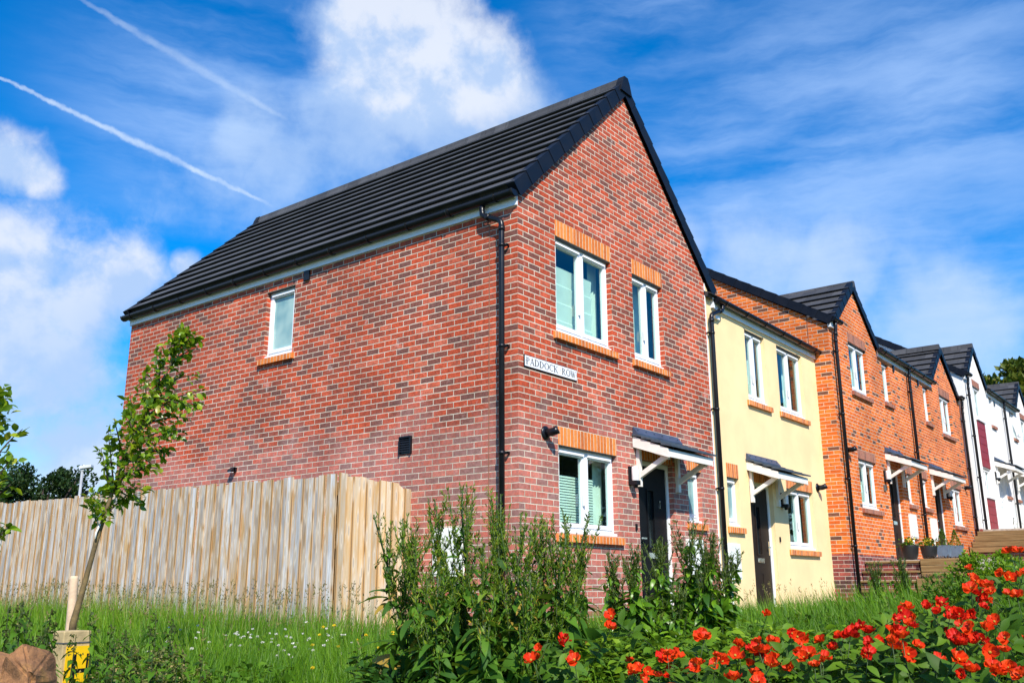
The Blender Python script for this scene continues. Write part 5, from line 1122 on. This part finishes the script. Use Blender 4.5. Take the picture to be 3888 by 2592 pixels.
# ------------------------------------------------------------------ background trees and lamp post
def bigtree(name, label, px, py, d, wide, tall, n, mat, seed, size, group='trees behind the houses', clumps=60):
    c = vp(px, py, d); top = c[2]; T = thing(name, (c[0], c[1], -.1), label, 'tree', group); r = np.random.default_rng(seed)
    zc = top-tall/2; cl = []
    while len(cl) < clumps:
        q = r.uniform(-1, 1, 3)
        if .25 < np.linalg.norm(q) < 1: cl.append((np.array([q[0]*wide, q[1]*wide, zc+.1+q[2]*tall/2*.86]), r.uniform(.10, .24)*wide))
    def fn(r, n):
        k_ = r.integers(0, len(cl), n); q = r.normal(size=(n, 3)); q /= np.linalg.norm(q, axis=1, keepdims=True); q *= (r.uniform(.2, 1., n)**.5)[:, None]
        return np.array([l[0] for l in cl])[k_]+q*np.array([l[1] for l in cl])[k_][:, None]*[1, 1, .75]
    cloud_leaves('crown', mat, n, fn, size, T, seed=seed, up=.5, jit=1.)
    b = MB(); bx = np.array([c[0], c[1]]); b.tube([(c[0], c[1], -.2), (c[0]+.05, c[1], zc*.6), (c[0], c[1], zc), (c[0], c[1], top-.2*tall)], [.035*tall+.05, .028*tall+.03, .02*tall, .01*tall], 10)
    for e, rd in cl[::5]: b.tube([(c[0], c[1], zc*.7), (c[0]+e[0]*.5, c[1]+e[1]*.5, (zc*.7+e[2])/2+.2), (c[0]+e[0], c[1]+e[1], e[2])], [.012*tall, .008*tall, .004*tall], 6)
    b.build('trunk', M['twig'], T)
M['tree_l'] = leafmat('dark_tree_leaf', [(.006, .020, .006), (.014, .038, .008), (.03, .06, .012)], .1); M['tree_r'] = leafmat('olive_tree_leaf', [(.018, .045, .005), (.05, .085, .008), (.11, .13, .012), (.17, .14, .02)], .15)
bigtree('dark_tree', 'dark evergreen tree behind the fence, left of the lamp post', 105, 1060, 40, 3.0, 5.2, 13000, M['tree_l'], 2, (.10, .22)); bigtree('dark_tree', 'dark evergreen tree right behind the lamp post', 205, 1066, 42, 3.0, 5.4, 12000, M['tree_l'], 3, (.10, .22)); bigtree('dark_tree', 'lower dark tree behind the fence at the left edge', 15, 1096, 39, 3.0, 4.8, 11000, M['tree_l'], 4, (.10, .22))
bigtree('broad_tree', 'olive green tree rising behind the first white house roof', 2275, 806, 46, 3.8, 9.5, 17000, M['tree_r'], 5, (.18, .40)); bigtree('broad_tree', 'olive green tree at the right edge behind the white houses', 2350, 818, 50, 4.4, 10.0, 17000, M['tree_r'], 6, (.18, .42)); bigtree('broad_tree', 'olive green tree top showing low between the two others', 2312, 838, 44, 2.6, 8.0, 8000, M['tree_r'], 8, (.18, .36))
bigtree('broad_tree', 'tree with a few leaves showing above the second orange roof', 2098, 792, 40, 1.1, 4.0, 2200, M['leaf_mid'], 7, (.12, .24), clumps=26)
def street_tree(x, y, h, wide, seed, label):
    T = thing('street_tree', (x, y, 0.), label, 'tree', 'trees across the street'); r = np.random.default_rng(seed); cl = []
    while len(cl) < 46:
        q = r.uniform(-1, 1, 3)
        if .2 < np.linalg.norm(q) < 1: cl.append((np.array([q[0]*wide, q[1]*wide, h*.60+q[2]*h*.36]), r.uniform(.16, .32)*wide))
    def fn(r, n):
        k_ = r.integers(0, len(cl), n); q = r.normal(size=(n, 3)); q /= np.linalg.norm(q, axis=1, keepdims=True); q *= (r.uniform(.2, 1., n)**.5)[:, None]; return np.array([l[0] for l in cl])[k_]+q*np.array([l[1] for l in cl])[k_][:, None]
    cloud_leaves('crown', M['tree_l'], 6500, fn, (.20, .42), T, seed=seed, up=.4); b = MB(); b.tube([(x, y, -1.2), (x+.1, y, h*.3), (x, y, h*.8)], [.24, .18, .06], 8)
    for e, rd in cl[::4]: b.tube([(x, y, h*.35), (x+e[0]*.5, y+e[1]*.5, (h*.35+e[2])/2), (x+e[0], y+e[1], e[2])], [.09, .06, .03], 5)
    b.build('trunk', M['twig'], T)
street_tree(16.5, -11.5, 6.2, 2.4, 201, 'dark tree across the street, reflected in the red house window beside the door'); street_tree(24, -10.5, 9.5, 3.4, 202, 'tall dark tree across the street, reflected in the cream house windows'); street_tree(33, -13.0, 10.5, 3.8, 203, 'dark tree across the street, reflected in the first orange house'); street_tree(42, -12.0, 10.5, 3.8, 204, 'dark tree across the street, reflected in the second orange house')
lp = vp(190, 1074, 30); T = thing('lamp_post', (lp[0], lp[1], 0), 'thin grey street lamp post with flat lantern behind the fence', 'lamp post')
b = MB(); b.tube([(lp[0], lp[1], -.1), (lp[0], lp[1], 1.2), (lp[0], lp[1], 1.25), (lp[0], lp[1], lp[2]-.02)], [.075, .075, .045, .04], 10); b.build('pole', simple('grey_steel', (.42, .44, .46), .4, .08, 3., metallic=.3), T)
b = MB(); e = np.array([RT[0], RT[1]]); q = lambda u, z: (lp[0]+e[0]*u, lp[1]+e[1]*u, lp[2]+z)
b.bar(q(-.06, .0), q(.28, .05), .20, .085); b.bar(q(-.05, -.06), q(.06, -.06), .1, .08); b.bar(q(.0, .065), q(.06, .065), .06, .05); b.build('lantern', simple('light_grey_lantern', (.55, .57, .58), .4, .05), T, bevel=.01)
# ------------------------------------------------------------------ sky, sun, camera
SUN = Vector((-.82, -1., 1.18)).normalized()
W = bpy.data.worlds.new('World'); SC.world = W; W.use_nodes = True; t = NT(W.node_tree); bg = t.n['Background']
D_ = t.node('ShaderNodeTexCoord').outputs['Generated']
sky = t.node('ShaderNodeTexSky', sky_type='NISHITA', sun_disc=False, sun_elevation=math.asin(SUN.z), sun_rotation=math.atan2(SUN.x, SUN.y) % (2*math.pi), altitude=50., air_density=1., dust_density=.35, ozone_density=2.2)
hs = t.node('ShaderNodeHueSaturation', i_Saturation=1.85, i_Value=1.9, i_Hue=.507); t.l.new(sky.outputs[0], hs.inputs['Color']); skyc = hs.outputs[0]
def sdir(x, y): return tuple(float(c) for c in ray(x*V2N, y*V2N))
PXR = 2128.7
def blob(x, y, rad, soft=1.):
    dn = t.vm('DISTANCE', D_, sdir(x, y), out=1); return t.smooth(dn, 0., rad/PXR*soft, 1., 0.)
def mx(vals):
    v = vals[0]
    for w in vals[1:]: v = t.m('MAXIMUM', v, w)
    return v
warp = t.vm('ADD', D_, t.vm('SCALE', t.vm('SUBTRACT', t.noise(D_, 9., 4, .6, out=1), (.5, .5, .5)), .028))
n_big = t.noise(warp, 7.5, 8, .58); n_fine = t.noise(warp, 22., 8, .62)
cum = mx([blob(870, 90, 300), blob(1010, 110, 260), blob(1110, 170, 240), blob(830, 40, 220), blob(940, 210, 250), blob(20, 560, 210), blob(60, 660, 300), blob(180, 680, 270), blob(30, 800, 300), blob(120, 880, 330), blob(180, 1010, 330), blob(-150, 700, 450), blob(30, 375, 150), blob(80, 405, 100), blob(290, 650, 190), blob(430, 610, 75)])
dens = t.smooth(t.m('ADD', t.m('MULTIPLY', cum, .95), t.m('MULTIPLY', t.m('SUBTRACT', t.m('ADD', t.m('MULTIPLY', n_big, .6), t.m('MULTIPLY', n_fine, .4)), .5), 1.7)), .28, .92)
soft = mx([blob(640, 380, 330), blob(800, 340, 380), blob(1010, 290, 330), blob(1200, 230, 230), blob(570, 340, 180)])
softd = t.m('MULTIPLY', t.smooth(t.m('ADD', t.m('MULTIPLY', soft, .8), t.m('MULTIPLY', t.m('SUBTRACT', n_big, .5), 1.7)), .22, .85), .52)
low = mx([blob(1740, 590, 260), blob(1900, 640, 250), blob(2150, 760, 330), blob(1560, 560, 160)])
lowd = t.m('MULTIPLY', t.smooth(t.m('ADD', t.m('MULTIPLY', low, .8), t.m('MULTIPLY', t.m('SUBTRACT', n_big, .5), 1.5)), .25, .85), .55)
# streaked high cloud
mp = t.node('ShaderNodeMapping'); t.put(mp.inputs['Vector'], warp); mp.inputs['Rotation'].default_value = (math.radians(14), math.radians(-10), 0); mp.inputs['Scale'].default_value = (2.2, 2.2, 11.)
cir = t.noise(mp.outputs[0], 1.5, 7, .60); cir2 = t.noise(D_, 2.6, 4, .5)
cz = mx([blob(1900, 420, 800), blob(2150, 250, 520), blob(1650, 420, 420), blob(500, 250, 480), blob(1450, 30, 330), blob(2250, 650, 420)])
cird = t.m('MULTIPLY', t.m('MULTIPLY', t.smooth(t.m('ADD', t.m('MULTIPLY', cir, .75), t.m('MULTIPLY', cir2, .35)), .38, .72), cz), .72)
def trail(p, q, w0, w1, amp):              # condensation trails: bands along great circles
    a, b_ = np.array(sdir(*p)), np.array(sdir(*q)); n = np.cross(a, b_); n /= np.linalg.norm(n); tg = b_-a; L = np.linalg.norm(tg); tg /= L
    wv = t.vm('ADD', D_, t.vm('SCALE', t.vm('SUBTRACT', t.noise(D_, 60., 5, .65, out=1), (.5, .5, .5)), .008))
    dist = t.m('ABSOLUTE', t.vm('DOT_PRODUCT', wv, tuple(n), out=1)); al = t.m('DIVIDE', t.m('SUBTRACT', t.vm('DOT_PRODUCT', D_, tuple(tg), out=1), float(a@tg)), float(L))
    wd = t.m('ADD', w0, t.m('MULTIPLY', t.m('SUBTRACT', 1., t.m('ABSOLUTE', t.m('SUBTRACT', t.m('MULTIPLY', al, 2.), 1.))), w1-w0)); band = t.smooth(t.m('DIVIDE', dist, wd), .15, 1., 1., 0.)
    fr = t.m('SUBTRACT', D_, 0.) if False else t.smooth(al, .86, 1.04, 1., 0.)
    fwd = t.smooth(t.vm('DOT_PRODUCT', D_, tuple((a+b_)/np.linalg.norm(a+b_)), out=1), .3, .6)
    return t.m('MULTIPLY', t.m('MULTIPLY', t.m('MULTIPLY', band, fr), fwd), t.m('MULTIPLY', t.smooth(t.noise(D_, 45., 4, .6), .25, .7, .45, 1.), amp))
tr1 = trail((0, 178), (622, 472), .0022, .0052, .60); tr2 = trail((180, -4), (668, 282), .003, .0068, .26)
# clouds: sunlit tops, blue grey undersides from the slope of the density towards the sun
sh = t.noise(t.vm('ADD', warp, tuple(SUN*.035)), 7.5, 6, .58); lit = t.smooth(t.m('SUBTRACT', n_big, sh), -.07, .09)
up = t.smooth(t.sep(D_)[2], .0, .45)
under = mx([blob(130, 900, 360), blob(60, 1000, 300), blob(250, 780, 200)])
lit = t.m('MULTIPLY', lit, t.m('SUBTRACT', 1., t.m('MULTIPLY', under, .75)))
cc = t.mix(lit, (4.5, 6.1, 8.9, 1), (7.5, 8.1, 9.3, 1))
hz = t.smooth(t.sep(D_)[2], -.02, .22, .55, 0.)
c = t.mix(hz, skyc, (4.6, 6.6, 9.6, 1))
c = t.mix(cird, c, (4.3, 6.4, 10.2, 1)); c = t.mix(softd, c, (6.2, 7.8, 10., 1)); c = t.mix(lowd, c, (6.4, 7.7, 9.6, 1)); c = t.mix(t.m('MAXIMUM', tr1, tr2), c, (7.5, 8.8, 10.2, 1)); c = t.mix(t.m('MULTIPLY', dens, .93), c, cc)
t.put(bg.inputs[0], c); bg.inputs[1].default_value = .082
sl_ = bpy.data.lights.new('Sun', 'SUN'); sl_.energy = 5.0; sl_.angle = math.radians(.53); sl_.color = (1., .935, .82); so = bpy.data.objects.new('Sun', sl_); COL.objects.link(so); so.rotation_euler = (-SUN).to_track_quat('-Z', 'Y').to_euler(); so.location = (-20, -24, 28)
cam = bpy.data.cameras.new('Camera'); cam.sensor_width = 36.; cam.sensor_fit = 'HORIZONTAL'; cam.lens = FOC/3888*36; cam.clip_start = .05; cam.clip_end = 2000.
co = bpy.data.objects.new('Camera', cam); COL.objects.link(co)
mw = Matrix(((RT[0], UP[0], -FW[0], CAM[0]), (RT[1], UP[1], -FW[1], CAM[1]), (RT[2], UP[2], -FW[2], CAM[2]), (0, 0, 0, 1))); co.matrix_world = mw
SC.camera = co
SC.view_settings.view_transform = 'Standard'; SC.view_settings.look = 'None'; SC.view_settings.exposure = .42; SC.view_settings.gamma = 1.
SC.cycles.max_bounces = 6; SC.cycles.transparent_max_bounces = 12; SC.cycles.diffuse_bounces = 3; SC.cycles.glossy_bounces = 3; SC.cycles.use_denoising = True; SC.cycles.sample_clamp_indirect = 6.
